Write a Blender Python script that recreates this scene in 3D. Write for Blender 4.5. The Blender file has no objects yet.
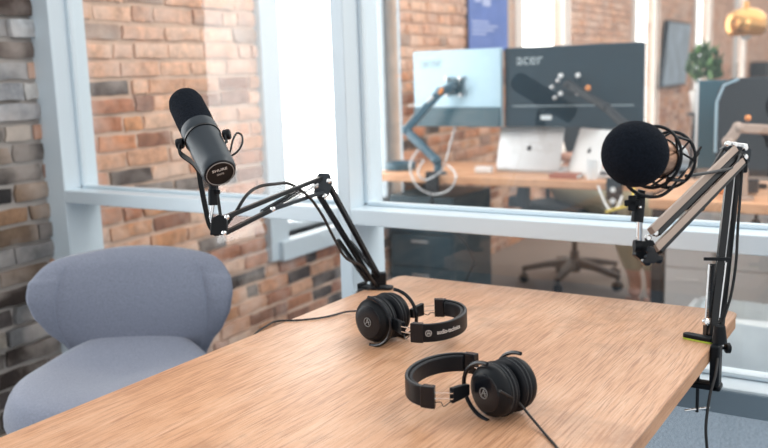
import bpy, bmesh, math, random
from mathutils import Vector, Matrix, noise
random.seed(7)
R = math.radians
SC = bpy.context.scene
COL = SC.collection
V = Vector
RV, UV, FV = (0.847351, 0.530058, -0.032166), (-0.062850, 0.160250, 0.985073), (-0.527300, 0.832682, -0.169102)   # the camera's right, up and forward

# ------------------------------------------------------------------ materials
def nodes(name):
    m = bpy.data.materials.new(name); m.use_nodes = True
    nt = m.node_tree; b = nt.nodes['Principled BSDF']
    return m, nt, b
def mat(name, col, rough=.6, metal=0., var=0., scale=30., bump=0., coat=0., spec=.5, emit=None, sheen=0.):
    m, nt, b = nodes(name)
    b.inputs['Base Color'].default_value = (*col, 1); b.inputs['Roughness'].default_value = rough
    b.inputs['Metallic'].default_value = metal; b.inputs['Coat Weight'].default_value = coat
    b.inputs['Specular IOR Level'].default_value = spec; b.inputs['Sheen Weight'].default_value = sheen
    tc = nt.nodes.new('ShaderNodeTexCoord'); nz = nt.nodes.new('ShaderNodeTexNoise')
    nz.inputs['Scale'].default_value = scale; nz.inputs['Detail'].default_value = 3
    nt.links.new(tc.outputs['Object'], nz.inputs['Vector'])
    if var:
        mx = nt.nodes.new('ShaderNodeMix'); mx.data_type = 'RGBA'
        mx.inputs[6].default_value = (*[c*(1-var) for c in col], 1); mx.inputs[7].default_value = (*[min(1, c*(1+var)) for c in col], 1)
        nt.links.new(nz.outputs['Fac'], mx.inputs[0]); nt.links.new(mx.outputs[2], b.inputs['Base Color'])
    if bump:
        bp = nt.nodes.new('ShaderNodeBump'); bp.inputs['Strength'].default_value = bump; bp.inputs['Distance'].default_value = .002
        nt.links.new(nz.outputs['Fac'], bp.inputs['Height']); nt.links.new(bp.outputs[0], b.inputs['Normal'])
    if emit:
        b.inputs['Emission Color'].default_value = (*emit[0], 1); b.inputs['Emission Strength'].default_value = emit[1]
    return m
def wood_mat(name, dark, mid, light, axis=1, rough=.5, fine=1., lines=0.):
    m, nt, b = nodes(name); N = nt.nodes.new; L = nt.links.new
    tc = N('ShaderNodeTexCoord')
    def stretch(s):
        mp = N('ShaderNodeMapping'); v = [s[0]]*3; v[axis] = s[1]; mp.inputs['Scale'].default_value = v
        L(tc.outputs['Object'], mp.inputs['Vector']); return mp
    n1 = N('ShaderNodeTexNoise'); n1.inputs['Scale'].default_value = 1; n1.inputs['Detail'].default_value = 6; n1.inputs['Roughness'].default_value = .7
    L(stretch((380*fine, 15*fine)).outputs[0], n1.inputs['Vector'])
    n2 = N('ShaderNodeTexNoise'); n2.inputs['Scale'].default_value = 1; n2.inputs['Detail'].default_value = 4; n2.inputs['Distortion'].default_value = 1.2
    L(stretch((15, 3)).outputs[0], n2.inputs['Vector'])
    n3 = N('ShaderNodeTexNoise'); n3.inputs['Scale'].default_value = 4.5; n3.inputs['Detail'].default_value = 8; n3.inputs['Roughness'].default_value = .7
    L(tc.outputs['Object'], n3.inputs['Vector'])
    r1 = N('ShaderNodeValToRGB'); e = r1.color_ramp.elements
    e[0].position = .34; e[0].color = (*dark, 1); e[1].position = .68; e[1].color = (*light, 1)
    k = e.new(.5); k.color = (*mid, 1)
    a = N('ShaderNodeMath'); a.operation = 'MULTIPLY_ADD'; a.inputs[1].default_value = .48
    L(n1.outputs['Fac'], a.inputs[0])
    c = N('ShaderNodeMath'); c.operation = 'MULTIPLY_ADD'; c.inputs[1].default_value = .26
    L(n2.outputs['Fac'], c.inputs[0])
    d = N('ShaderNodeMath'); d.operation = 'MULTIPLY'; d.inputs[1].default_value = .3
    L(n3.outputs['Fac'], d.inputs[0]); L(d.outputs[0], c.inputs[2]); L(c.outputs[0], a.inputs[2]); L(a.outputs[0], r1.inputs[0])
    # worn darker patches
    r3 = N('ShaderNodeValToRGB'); r3.color_ramp.elements[0].position = .54; r3.color_ramp.elements[1].position = .70
    r3.color_ramp.elements[0].color = (0, 0, 0, 1); r3.color_ramp.elements[1].color = (.6, .6, .6, 1)
    L(n3.outputs['Fac'], r3.inputs[0])
    mx = N('ShaderNodeMix'); mx.data_type = 'RGBA'; mx.inputs[7].default_value = (*[q*.75 for q in dark], 1)
    L(r3.outputs[0], mx.inputs[0]); L(r1.outputs[0], mx.inputs[6]); L(mx.outputs[2], b.inputs['Base Color'])
    if lines:                                # thin open pores of the oak, drawn as fine dark dashes along the grain
        n5 = N('ShaderNodeTexNoise'); n5.inputs['Scale'].default_value = 1; n5.inputs['Detail'].default_value = 2; n5.inputs['Distortion'].default_value = .15
        mp5 = stretch((420, 11)); n6 = N('ShaderNodeTexNoise'); n6.inputs['Scale'].default_value = 5; L(tc.outputs['Object'], n6.inputs['Vector'])
        ad = N('ShaderNodeVectorMath'); ad.operation = 'MULTIPLY_ADD'; ad.inputs[1].default_value = (5, 0, 0); L(n6.outputs['Color'], ad.inputs[0]); L(mp5.outputs[0], ad.inputs[2]); L(ad.outputs[0], n5.inputs['Vector'])
        r5 = N('ShaderNodeValToRGB'); r5.color_ramp.elements[0].position = .36; r5.color_ramp.elements[1].position = .47
        r5.color_ramp.elements[0].color = (lines, lines, lines, 1); r5.color_ramp.elements[1].color = (0, 0, 0, 1)
        L(n5.outputs['Fac'], r5.inputs[0])
        m5 = N('ShaderNodeMix'); m5.data_type = 'RGBA'; m5.inputs[7].default_value = (.36, .16, .085, 1)
        L(r5.outputs[0], m5.inputs[0]); L(mx.outputs[2], m5.inputs[6]); L(m5.outputs[2], b.inputs['Base Color'])
    b.inputs['Roughness'].default_value = rough
    bp = N('ShaderNodeBump'); bp.inputs['Strength'].default_value = .25; bp.inputs['Distance'].default_value = .001
    L(n1.outputs['Fac'], bp.inputs['Height']); L(bp.outputs[0], b.inputs['Normal'])
    return m
def attr_mat(name, rough=.9):
    m, nt, b = nodes(name); N = nt.nodes.new; L = nt.links.new
    at = N('ShaderNodeAttribute'); at.attribute_name = 'tone'
    tc = N('ShaderNodeTexCoord')
    nz = N('ShaderNodeTexNoise'); nz.inputs['Scale'].default_value = 22; nz.inputs['Detail'].default_value = 8; nz.inputs['Roughness'].default_value = .7
    L(tc.outputs['Object'], nz.inputs['Vector'])
    rp = N('ShaderNodeValToRGB'); rp.color_ramp.elements[0].position = .3; rp.color_ramp.elements[1].position = .7
    rp.color_ramp.elements[0].color = (.45, .43, .42, 1); rp.color_ramp.elements[1].color = (1.35, 1.3, 1.25, 1)
    L(nz.outputs['Fac'], rp.inputs[0])
    mx = N('ShaderNodeMix'); mx.data_type = 'RGBA'; mx.blend_type = 'MULTIPLY'; mx.inputs[0].default_value = .8
    L(at.outputs['Color'], mx.inputs[6]); L(rp.outputs[0], mx.inputs[7])
    n4 = N('ShaderNodeTexNoise'); n4.inputs['Scale'].default_value = 6; n4.inputs['Detail'].default_value = 6
    L(tc.outputs['Object'], n4.inputs['Vector'])
    r4 = N('ShaderNodeValToRGB'); r4.color_ramp.elements[0].position = .44; r4.color_ramp.elements[1].position = .66
    r4.color_ramp.elements[0].color = (0, 0, 0, 1); r4.color_ramp.elements[1].color = (.68, .68, .68, 1)
    L(n4.outputs['Fac'], r4.inputs[0])
    m2 = N('ShaderNodeMix'); m2.data_type = 'RGBA'; 
    m3 = N('ShaderNodeMix'); m3.data_type = 'RGBA'; m3.inputs[0].default_value = .55; m3.inputs[7].default_value = (.78, .68, .62, 1)
    L(at.outputs['Color'], m3.inputs[6]); L(m3.outputs[2], m2.inputs[7])   # lime bloom on old brick
    L(r4.outputs[0], m2.inputs[0]); L(mx.outputs[2], m2.inputs[6]); L(m2.outputs[2], b.inputs['Base Color'])
    b.inputs['Roughness'].default_value = rough
    bp = N('ShaderNodeBump'); bp.inputs['Strength'].default_value = .6; bp.inputs['Distance'].default_value = .006
    L(nz.outputs['Fac'], bp.inputs['Height']); L(bp.outputs[0], b.inputs['Normal'])
    return m
def glass_mat(name, tint=(1, 1, 1), refl=1., haze=0.):
    m = bpy.data.materials.new(name); m.use_nodes = True; nt = m.node_tree; nt.nodes.clear()
    N = nt.nodes.new; L = nt.links.new
    o = N('ShaderNodeOutputMaterial'); t = N('ShaderNodeBsdfTransparent'); t.inputs[0].default_value = (*tint, 1)
    g = N('ShaderNodeBsdfGlossy'); g.inputs['Roughness'].default_value = .01
    fr = N('ShaderNodeLayerWeight'); fr.inputs['Blend'].default_value = .5      # Schlick, the same from both sides
    pw = N('ShaderNodeMath'); pw.operation = 'POWER'; pw.inputs[1].default_value = 4.; L(fr.outputs['Facing'], pw.inputs[0])
    mu = N('ShaderNodeMath'); mu.operation = 'MULTIPLY_ADD'; mu.inputs[1].default_value = .9*refl; mu.inputs[2].default_value = .095*refl
    mu.use_clamp = True
    mx = N('ShaderNodeMixShader'); L(pw.outputs[0], mu.inputs[0]); L(mu.outputs[0], mx.inputs[0]); L(t.outputs[0], mx.inputs[1]); L(g.outputs[0], mx.inputs[2])
    df = N('ShaderNodeBsdfDiffuse'); df.inputs[0].default_value = (.8, .85, .88, 1)
    m2 = N('ShaderNodeMixShader'); m2.inputs[0].default_value = haze
    L(mx.outputs[0], m2.inputs[1]); L(df.outputs[0], m2.inputs[2]); L(m2.outputs[0], o.inputs[0])
    return m
def carpet_mat():
    m, nt, b = nodes('carpet'); N = nt.nodes.new; L = nt.links.new
    tc = N('ShaderNodeTexCoord'); n1 = N('ShaderNodeTexNoise'); n1.inputs['Scale'].default_value = 150; n1.inputs['Detail'].default_value = 4
    L(tc.outputs['Object'], n1.inputs['Vector'])
    r = N('ShaderNodeValToRGB'); r.color_ramp.elements[0].position = .35; r.color_ramp.elements[1].position = .66
    r.color_ramp.elements[0].color = (.06, .085, .115, 1); r.color_ramp.elements[1].color = (.27, .34, .42, 1)
    L(n1.outputs['Fac'], r.inputs[0])
    # browner carpet tiles further into the office
    sp = N('ShaderNodeSeparateXYZ'); L(tc.outputs['Object'], sp.inputs[0])
    mr = N('ShaderNodeMapRange'); mr.inputs[1].default_value = 3.4; mr.inputs[2].default_value = 3.9; L(sp.outputs[1], mr.inputs[0])
    mx = N('ShaderNodeMix'); mx.data_type = 'RGBA'; L(mr.outputs[0], mx.inputs[0]); L(r.outputs[0], mx.inputs[6])
    mx.inputs[7].default_value = (.2, .165, .145, 1); L(mx.outputs[2], b.inputs['Base Color'])
    b.inputs['Roughness'].default_value = .95
    return m

M = {}
M['table'] = wood_mat('light oak veneer', (.36, .165, .085), (.64, .35, .20), (.80, .54, .38), rough=.36, lines=.7)
M['table_edge'] = wood_mat('plywood edge', (.3, .13, .07), (.55, .3, .17), (.72, .46, .3), rough=.6)
M['desk'] = wood_mat('office desk wood', (.45, .2, .1), (.68, .36, .2), (.8, .5, .32), axis=0, rough=.5, fine=.6)
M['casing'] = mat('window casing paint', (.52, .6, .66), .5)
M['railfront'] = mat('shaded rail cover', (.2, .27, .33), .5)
M['brick'] = attr_mat('old brick')
M['mortar'] = mat('lime mortar', (.64, .47, .37), .95, var=.35, scale=14, bump=.8)
def mortar_zones(m):                          # greyer joints on the near side of the partition
    nt = m.node_tree; b = nt.nodes['Principled BSDF']; N = nt.nodes.new; L = nt.links.new
    src = b.inputs['Base Color'].links[0].from_socket
    g = N('ShaderNodeNewGeometry'); sp = N('ShaderNodeSeparateXYZ'); L(g.outputs['Position'], sp.inputs[0])
    mr = N('ShaderNodeMapRange'); mr.inputs[1].default_value = 1.82; mr.inputs[2].default_value = 1.9; L(sp.outputs[1], mr.inputs[0])
    mx = N('ShaderNodeMix'); mx.data_type = 'RGBA'; mx.inputs[6].default_value = (.40, .37, .35, 1)
    L(mr.outputs[0], mx.inputs[0]); L(src, mx.inputs[7]); L(mx.outputs[2], b.inputs['Base Color'])
mortar_zones(M['mortar'])
M['frame'] = mat('pale painted frame', (.66, .76, .83), .35, coat=.2)
M['reveal'] = mat('painted window reveal', (.8, .72, .66), .8)
M['glass'] = glass_mat('clear pane', (.97, .985, .98), 1., .025)
M['carpet'] = carpet_mat()
M['black'] = mat('matt black plastic', (.004, .006, .009), .42, spec=.22)
M['blackgloss'] = mat('satin black plastic', (.005, .007, .011), .25, spec=.35)
M['blackmetal'] = mat('black enamelled steel', (.008, .010, .013), .3, metal=.1, spec=.4)
M['micbody'] = mat('dark grey enamel', (.022, .032, .043), .38, metal=.2)
M['rubber'] = mat('black cable rubber', (.008, .009, .011), .5)
M['foam'] = mat('black acoustic foam', (.007, .010, .016), 1., var=.7, scale=300, bump=1., spec=.12)
M['chrome'] = mat('polished steel', (.75, .76, .77), .18, metal=1.)
M['pad'] = mat('soft black leatherette', (.008, .010, .014), .5, spec=.25, scale=60, bump=.3)
M['padlight'] = mat('grey worn leatherette', (.04, .045, .05), .45, spec=.35)
M['silverink'] = mat('silver print', (.62, .62, .62), .4)
M['dimink'] = mat('dim grey print', (.3, .3, .3), .5)
M['fabric'] = mat('grey blue felt upholstery', (.20, .222, .29), .95, var=.35, scale=260, bump=.5, sheen=.3)
M['seam'] = mat('darker felt seam', (.2, .225, .295), .95)
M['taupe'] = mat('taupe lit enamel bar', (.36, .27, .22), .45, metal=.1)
M['copper'] = mat('copper mesh', (.62, .36, .24), .3, metal=.9)
M['silver'] = mat('brushed aluminium', (.6, .62, .64), .32, metal=.7, var=.08)
M['monlight'] = mat('glossy teal monitor back', (.36, .52, .62), .35, metal=.3)
M['mondark'] = mat('dark teal monitor back', (.012, .034, .052), .4, spec=.25, var=.25, scale=9)
M['monlow'] = mat('dark teal lower panel', (.025, .085, .12), .25)
M['lightprint'] = mat('pale grey print', (.35, .42, .45), .5)
M['white'] = mat('white plastic', (.82, .84, .85), .4)
M['armblue'] = mat('slate blue arm paint', (.05, .12, .17), .35)
M['orange'] = mat('orange plastic', (.7, .25, .06), .4)
M['darkgrey'] = mat('dark charcoal plastic', (.018, .022, .028), .5, spec=.25)
M['mesh'] = mat('dark mesh fabric', (.015, .03, .042), .8)
M['cab'] = mat('light grey cabinet', (.85, .82, .8), .6, var=.06, scale=3)
M['bluecab'] = mat('dark slate blue cabinet', (.035, .075, .1), .4)
M['bag'] = mat('crumpled grey blue bin bag', (.78, .83, .87), .45, var=.2, scale=9, bump=.6)
M['bagwhite'] = mat('white paper', (.7, .78, .82), .7)
M['bin'] = mat('blue grey bin plastic', (.2, .29, .36), .5)
M['poster'] = mat('deep blue poster print', (.13, .22, .56), .6, var=.25, scale=7)
M['posterlight'] = mat('pale blue poster print', (.5, .58, .85), .6)
M['posteredge'] = mat('tan poster border', (.6, .45, .35), .7)
M['picture'] = mat('grey blue picture print', (.3, .38, .46), .4, var=.6, scale=4.5)
M['brass'] = mat('brushed brass', (.78, .42, .16), .25, metal=.85)
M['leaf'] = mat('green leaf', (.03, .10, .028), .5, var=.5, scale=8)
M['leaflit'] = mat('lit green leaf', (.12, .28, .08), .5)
M['pot'] = mat('white ceramic', (.75, .75, .73), .3)
M['soil'] = mat('potting soil', (.05, .03, .02), .9)
M['skin'] = mat('skin', (.62, .34, .25), .55)
M['khaki'] = mat('khaki cotton', (.4, .37, .25), .9, var=.15, scale=40)
M['shirt'] = mat('dark slate cotton', (.03, .045, .06), .9)
M['hair'] = mat('brown hair', (.06, .035, .02), .6)
M['eye'] = mat('dark eye', (.02, .015, .01), .3)
M['red'] = mat('red brown book cloth', (.38, .14, .09), .7)
M['yellow'] = mat('yellow cable rubber', (.8, .6, .08), .5)
M['lime'] = mat('lime rubber pad', (.45, .6, .06), .6)
M['plaster'] = mat('white plaster', (.75, .73, .7), .85)
M['day'] = mat('bright daylight haze', (1, 1, 1), 1., emit=((.97, .99, 1.), 3.8))

# ------------------------------------------------------------------ geometry helpers
def frame_from(axis, up=V((0, 0, 1))):
    z = V(axis).normalized()
    x = V(up).cross(z)
    if x.length < 1e-4: x = V((1, 0, 0)).cross(z)
    x.normalize(); y = z.cross(x)
    return Matrix((x, y, z)).transposed()
def smooth_pts(pts, n=6, closed=False):
    pts = [V(p) for p in pts]; out = []; k = len(pts)
    rng = range(k if closed else k-1)
    for i in rng:
        if closed: p0, p1, p2, p3 = pts[i-1], pts[i], pts[(i+1) % k], pts[(i+2) % k]
        else: p0, p1, p2, p3 = pts[max(i-1, 0)], pts[i], pts[i+1], pts[min(i+2, k-1)]
        for j in range(n):
            t = j/n
            out.append(.5*((2*p1)+(p2-p0)*t+(2*p0-5*p1+4*p2-p3)*t*t+(3*p1-p0-3*p2+p3)*t**3))
    if not closed: out.append(pts[-1])
    return out
def world_loc(o):
    v = V((0, 0, 0))
    while o is not None: v += o.location; o = o.parent
    return v
class MB:
    def __init__(s): s.bm = bmesh.new()
    def grid(s, rows, close_u=True, cap=True):
        vs = [[s.bm.verts.new(p) for p in r] for r in rows]; n = len(rows[0])
        for a, b in zip(vs[:-1], vs[1:]):
            for i in range(n if close_u else n-1):
                j = (i+1) % n
                s.bm.faces.new((a[i], a[j], b[j], b[i]))
        if cap and close_u:
            s.bm.faces.new(vs[0][::-1]); s.bm.faces.new(vs[-1])
        return s
    def box(s, c, size, rot=None, taper=1.):
        c = V(c); h = [q/2 for q in size]; rot = rot or Matrix.Identity(3)
        if len(rot) == 4: rot = rot.to_3x3()
        vs = []
        for z in (-1, 1):
            k = taper if z > 0 else 1
            for x, y in ((-1, -1), (1, -1), (1, 1), (-1, 1)):
                vs.append(s.bm.verts.new(c+rot@V((x*h[0]*k, y*h[1]*k, z*h[2]))))
        for f in ((3, 2, 1, 0), (4, 5, 6, 7), (0, 1, 5, 4), (1, 2, 6, 5), (2, 3, 7, 6), (3, 0, 4, 7)):
            s.bm.faces.new([vs[i] for i in f])
        return s
    def bar(s, a, b, w, t=None, up=(0, 0, 1)):
        a, b = V(a), V(b); t = t or w
        return s.box((a+b)/2, (w, t, (b-a).length), frame_from(b-a, V(up)))
    def tube(s, pts, r, seg=8, closed=False):
        pts = [V(p) for p in pts]; n = len(pts); rows = []
        rs = r if isinstance(r, (list, tuple)) else [r]*n
        prev = None
        for i, p in enumerate(pts):
            if closed: d = pts[(i+1) % n]-pts[i-1]
            else: d = pts[min(i+1, n-1)]-pts[max(i-1, 0)]
            d.normalize()
            if prev is None:
                f = frame_from(d); x = f.col[0].copy()
            else:
                x = prev-d*prev.dot(d)
                x.normalize()
            prev = x; y = d.cross(x)
            rows.append([p+(x*math.cos(2*math.pi*k/seg)+y*math.sin(2*math.pi*k/seg))*rs[i] for k in range(seg)])
        if closed:
            # align the last ring with the first
            vs = [[s.bm.verts.new(q) for q in rr] for rr in rows]
            for i in range(n):
                a = vs[i]; b = vs[(i+1) % n]; off = 0
                if i == n-1:
                    off = min(range(seg), key=lambda o: sum((a[k].co-b[(k+o) % seg].co).length for k in range(seg)))
                for k in range(seg):
                    s.bm.faces.new((a[k], a[(k+1) % seg], b[(k+1+off) % seg], b[(k+off) % seg]))
            return s
        return s.grid(rows)
    def lathe(s, p0, axis, prof, seg=28, sx=1., sy=1.):
        f = frame_from(axis); p0 = V(p0); rows = []
        for t, r in prof:
            rows.append([p0+f@V((r*sx*math.cos(2*math.pi*k/seg), r*sy*math.sin(2*math.pi*k/seg), t)) for k in range(seg)])
        return s.grid(rows)
    def ball(s, c, r, seg=20, rings=12, rot=None):
        if not isinstance(r, (tuple, list)): r = (r, r, r)
        rot = rot or Matrix.Identity(3); rows = []
        for i in range(rings+1):
            a = math.pi*(i/rings); a = min(max(a, .02), math.pi-.02)
            rows.append([V(c)+rot@V((r[0]*math.sin(a)*math.cos(2*math.pi*k/seg), r[1]*math.sin(a)*math.sin(2*math.pi*k/seg), -r[2]*math.cos(a))) for k in range(seg)])
        return s.grid(rows)
    def prism(s, poly, z0, z1, f=None, o=(0, 0, 0)):
        f = f or Matrix.Identity(3); o = V(o)
        return s.grid([[o+f@V((x, y, z0)) for x, y in poly], [o+f@V((x, y, z1)) for x, y in poly]])
    def build(s, name, m, parent=None, smooth=True, bevel=0., sub=0, angle=40):
        off = world_loc(parent)
        for v in s.bm.verts: v.co -= off
        bmesh.ops.recalc_face_normals(s.bm, faces=s.bm.faces)
        me = bpy.data.meshes.new(name); s.bm.to_mesh(me); s.bm.free()
        me.materials.append(m)
        o = bpy.data.objects.new(name, me); COL.objects.link(o); o.parent = parent
        if bevel:
            b = o.modifiers.new('b', 'BEVEL'); b.width = bevel; b.segments = 2; b.limit_method = 'ANGLE'; b.angle_limit = R(35)
        if sub:
            q = o.modifiers.new('s', 'SUBSURF'); q.levels = sub; q.render_levels = sub
        if smooth:
            me.shade_smooth()
            try: me.set_sharp_from_angle(angle=R(angle))
            except Exception: pass
        return o
def tag(o, label=None, cat=None, group=None, kind=None):
    if label: o['label'] = label
    if cat: o['category'] = cat
    if group: o['group'] = group
    if kind: o['kind'] = kind
    return o
def thing(name, label, cat, loc=(0, 0, 0), group=None):
    o = bpy.data.objects.new(name, None); o.empty_display_size = .05; COL.objects.link(o); o.location = loc
    return tag(o, label, cat, group)
def copy_tree(o, parent=None):
    c = o.copy(); COL.objects.link(c); c.parent = parent
    for ch in list(o.children): copy_tree(ch, c)
    return c
def struct(name, mb, m, **k):
    return tag(mb.build(name, m, None, **k), kind='structure')
def text_mesh(body, size, m, parent, fn, name='lettering', extrude=0.0004, weight=0., spacing=1.):
    """letters become a mesh; fn maps flat text x,y,z to the surface they are printed on"""
    cu = bpy.data.curves.new(name, 'FONT'); cu.body = body; cu.size = size; cu.extrude = extrude; cu.align_x = 'CENTER'; cu.align_y = 'CENTER'
    cu.offset = weight; cu.space_character = spacing
    t = bpy.data.objects.new(name, cu); COL.objects.link(t)
    bpy.context.view_layer.update()
    me0 = t.evaluated_get(bpy.context.evaluated_depsgraph_get()).to_mesh()
    bm = bmesh.new(); bm.from_mesh(me0); COL.objects.unlink(t); bpy.data.objects.remove(t)
    off = world_loc(parent)
    for v in bm.verts: v.co = V(fn(v.co.x, v.co.y, v.co.z))-off
    me = bpy.data.meshes.new(name); bm.to_mesh(me); bm.free(); me.materials.append(m)
    o = bpy.data.objects.new(name, me); COL.objects.link(o); o.parent = parent
    return o
def on_plane(c, xdir, ydir):
    c, xdir, ydir = V(c), V(xdir).normalized(), V(ydir).normalized(); n = xdir.cross(ydir)
    return lambda x, y, z: c+xdir*x+ydir*y+n*z
def ring(c, axis, r, rr, m, name, parent, seg=32, up=(0, 0, 1)):
    f = frame_from(axis, V(up)); c = V(c)
    return MB().tube([c+f@V((r*math.cos(2*math.pi*k/seg), r*math.sin(2*math.pi*k/seg), 0)) for k in range(seg)], rr, 8, True).build(name, m, parent)
# ------------------------------------------------------------------ the room
BB = .0336                                  # the brick wall is a hair off square with the glass partition
WD = V((-math.sin(BB), math.cos(BB), 0)); WN = V((math.cos(BB), math.sin(BB), 0))
W0 = V((-2.536, 5.455, 0))                  # a point on the brick face
def wall(y, z, d=0.):                       # point on the brick face at world depth y, d metres proud of it
    s = (y-W0.y)/WD.y
    return W0+WD*s+V((0, 0, z))+WN*d
WINS = [(.12, 1.2), (3.03, 4.13), (5.88, 6.98), (8.97, 10.05), (12.0, 13.2), (15.1, 16.4)]
ZS, ZT = .525, 3.0
def lin(c): return [((q/255+.055)/1.055)**2.4 if q > 10 else q/255/12.92 for q in c]
NEAR = [(196, 184, 172), (112, 104, 104), (178, 178, 178), (150, 152, 156), (196, 188, 178), (140, 118, 100), (120, 108, 98), (165, 140, 120), (98, 92, 90), (188, 150, 120), (60, 58, 60)]
FAR = [(214, 158, 124), (198, 138, 104), (224, 176, 146), (188, 132, 102), (206, 160, 132), (176, 120, 92), (222, 184, 160), (150, 106, 86), (205, 150, 112)]
def brick_wall():
    bm = bmesh.new(); lay = bm.loops.layers.float_color.new('tone')
    rows = int(3.0/.063)
    for r in range(rows):
        z0 = r*.063+random.uniform(-.002, .002); y = -1.3+random.uniform(-.05, .05)+(r % 2)*.11
        while y < 20.4:
            hd = random.random() < .22
            w = (.095 if hd else .19)*random.uniform(.85, 1.1)
            y0, y1 = y, y+w-.013; y += w
            if any(z0+.06 > ZS and y1 > a-.02 and y0 < b+.02 for a, b in WINS):
                ok = False
                for a, b in WINS:
                    if z0+.06 > ZS:
                        if y0 < a-.03 < y1: y1 = a-.005; ok = True
                        elif y0 < b+.03 < y1: y0 = b+.005; ok = True
                        if a-.03 <= y0 and y1 <= b+.03: ok = False; break
                else:
                    if not ok and any(y1 > a and y0 < b for a, b in WINS): ok = False
                    else: ok = True
                if not ok or y1-y0 < .03: continue
            near = y0 < 1.75
            if near: col = random.choice(NEAR)
            else: col = random.choice(FAR)
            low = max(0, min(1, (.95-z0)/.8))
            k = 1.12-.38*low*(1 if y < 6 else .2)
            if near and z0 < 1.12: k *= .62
            if near and z0 > 1.12: col = [q*.45+.55*p for q, p in zip(col, (176, 190, 202))]  # glare on the upper near bricks, mixed into their colour as pale blue-grey
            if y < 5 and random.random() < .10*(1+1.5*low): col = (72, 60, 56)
            if not near and z0 > 1.2: col = [q*.42+.58*p for q, p in zip(col, (236, 200, 178))]  # peach glare over the upper bricks behind the glass, put into their tone
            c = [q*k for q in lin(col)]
            rough = y < 6.5
            nx, nz = (5, 3) if rough else (2, 2)
            h = .050+random.uniform(-.006, .003)
            d0 = .012+random.uniform(-.004, .006)+(.01 if near and random.random() < .3 else 0)
            g = []
            jit = .0035 if rough else .001
            for j in range(nz):
                g.append([])
                for i in range(nx):
                    u = i/(nx-1); v = j/(nz-1)
                    e = (i in (0, nx-1)) or (j in (0, nz-1))
                    yy = y0+(y1-y0)*u+random.uniform(-jit, jit)*(1.6 if e else 0)
                    zz = z0+h*v+random.uniform(-jit, jit)*.8
                    g[-1].append(bm.verts.new(wall(yy, zz, d0+(-.005 if e and rough else 0)+random.uniform(-.002, .002))))
            fs = []
            for j in range(nz-1):
                for i in range(nx-1): fs.append(bm.faces.new((g[j][i], g[j][i+1], g[j+1][i+1], g[j+1][i])))
            rim = g[0]+[g[j][-1] for j in range(1, nz)]+g[-1][-2::-1]+[g[j][0] for j in range(nz-2, 0, -1)]
            back = [bm.verts.new(v.co-WN*.03) for v in rim]
            for i in range(len(rim)):
                k2 = (i+1) % len(rim); fs.append(bm.faces.new((rim[k2], rim[i], back[i], back[k2])))
            for f in fs:
                f.smooth = rough
                for lp in f.loops: lp[lay] = (*c, 1)
    me = bpy.data.meshes.new('wall_left'); bm.to_mesh(me); bm.free(); me.materials.append(M['brick'])
    try: me.set_sharp_from_angle(angle=R(50))
    except Exception: pass
    o = bpy.data.objects.new('wall_left', me); COL.objects.link(o)
    return tag(o, kind='structure')
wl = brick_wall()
core = MB()                                  # mortar core with the window openings left open
def core_box(y0, y1, z0, z1):
    a, b = wall(y0, 0), wall(y1, 0)
    core.box((a+b)/2+V((0, 0, (z0+z1)/2))-WN*.065, (.13, (b-a).length, z1-z0), Matrix.Rotation(BB, 3, 'Z'))
core_box(-1.4, 20.5, 0, ZS)
ys = [-1.4]+[q for w in WINS for q in w]+[20.5]
for i in range(0, len(ys), 2): core_box(ys[i], ys[i+1], ZS, ZT)
core.build('mortar_core', M['mortar'], wl, smooth=False)
RB = Matrix.Rotation(BB, 3, 'Z')
for i, (a, b) in enumerate(WINS):
    mb = MB()
    def wb(y0, y1, z0, z1, d0, d1):
        p, q = wall(y0, 0), wall(y1, 0)
        mb.box((p+q)/2+V((0, 0, (z0+z1)/2))+WN*(d0+d1)/2, (d1-d0, (q-p).length, z1-z0), RB)
    wb(a-.13, a, ZS-.08, ZT, -.02, .035); 
    wb(a-.08, b+.03, ZS-.085, ZS, -.11, .06)        # sill board with its deep front face
    dd = -.11 if i < 2 else -.05; wb(b, b+.012, ZS, ZT, dd-.015, .012)
    wb(a, a+.04, ZS, ZT, dd-.01, dd+.03); wb(b-.02, b, ZS, ZT, dd-.01, dd+.03); wb(a, b, ZS, ZS+.04, dd-.01, dd+.03)
    w = struct('window_%d' % (i+1), mb, M['casing'] if i < 2 else M['reveal'], smooth=False, bevel=.003)
    p = MB(); p.bm.faces.new([p.bm.verts.new(wall(y_, z_, dd+.01)) for y_, z_ in ((a+.03, ZS+.03), (b-.01, ZS+.03), (b-.01, ZT), (a+.03, ZT))])
    p.build('pane', M['glass'], w, smooth=False)
# daylight outside the windows
struct('exterior_daylight', MB().box((-4.3, 9.5, 1.7), (.02, 26, 5.5), RB), M['day'], smooth=False)
struct('floor', MB().box((1.5, 9.2, -.05), (9.6, 22.6, .1)), M['carpet'], smooth=False)
struct('wall_back', MB().box((1.2, 20.4, 1.5), (9, .2, 3)), M['plaster'], smooth=False)

# glass partition: painted steel frame, its front face at y = 1.79
FR = MB()
Y0, Y1 = 1.79, 1.925
FR.box((-2.42, (Y0+Y1)/2, 1.5), (.2, Y1-Y0, 3.0))                    # post against the brick
FR.box((-1.251, (Y0+Y1)/2, 1.5), (.038, Y1-Y0, 3.0)); FR.box((-1.251, Y1+.012, 1.5), (.03, .03, 3.0))
FR.box((.55, (Y0+Y1)/2, 1.5), (.04, Y1-Y0, 3.0))
for x0, x1 in ((-2.32, -1.27), (-1.232, .53)):
    FR.box(((x0+x1)/2, (Y0+Y1)/2, .888), (x1-x0, Y1-Y0, .04))        # mid rail
    FR.box(((x0+x1)/2, (Y0+Y1)/2, .03), (x1-x0, Y1-Y0, .06))
    FR.box(((x0+x1)/2, (Y0+Y1)/2, 2.97), (x1-x0, Y1-Y0, .06))
FR.box((-.351, (Y0+Y1)/2, .565), (1.762, Y1-Y0, .054))               # lower rail of the wide bay
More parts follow.
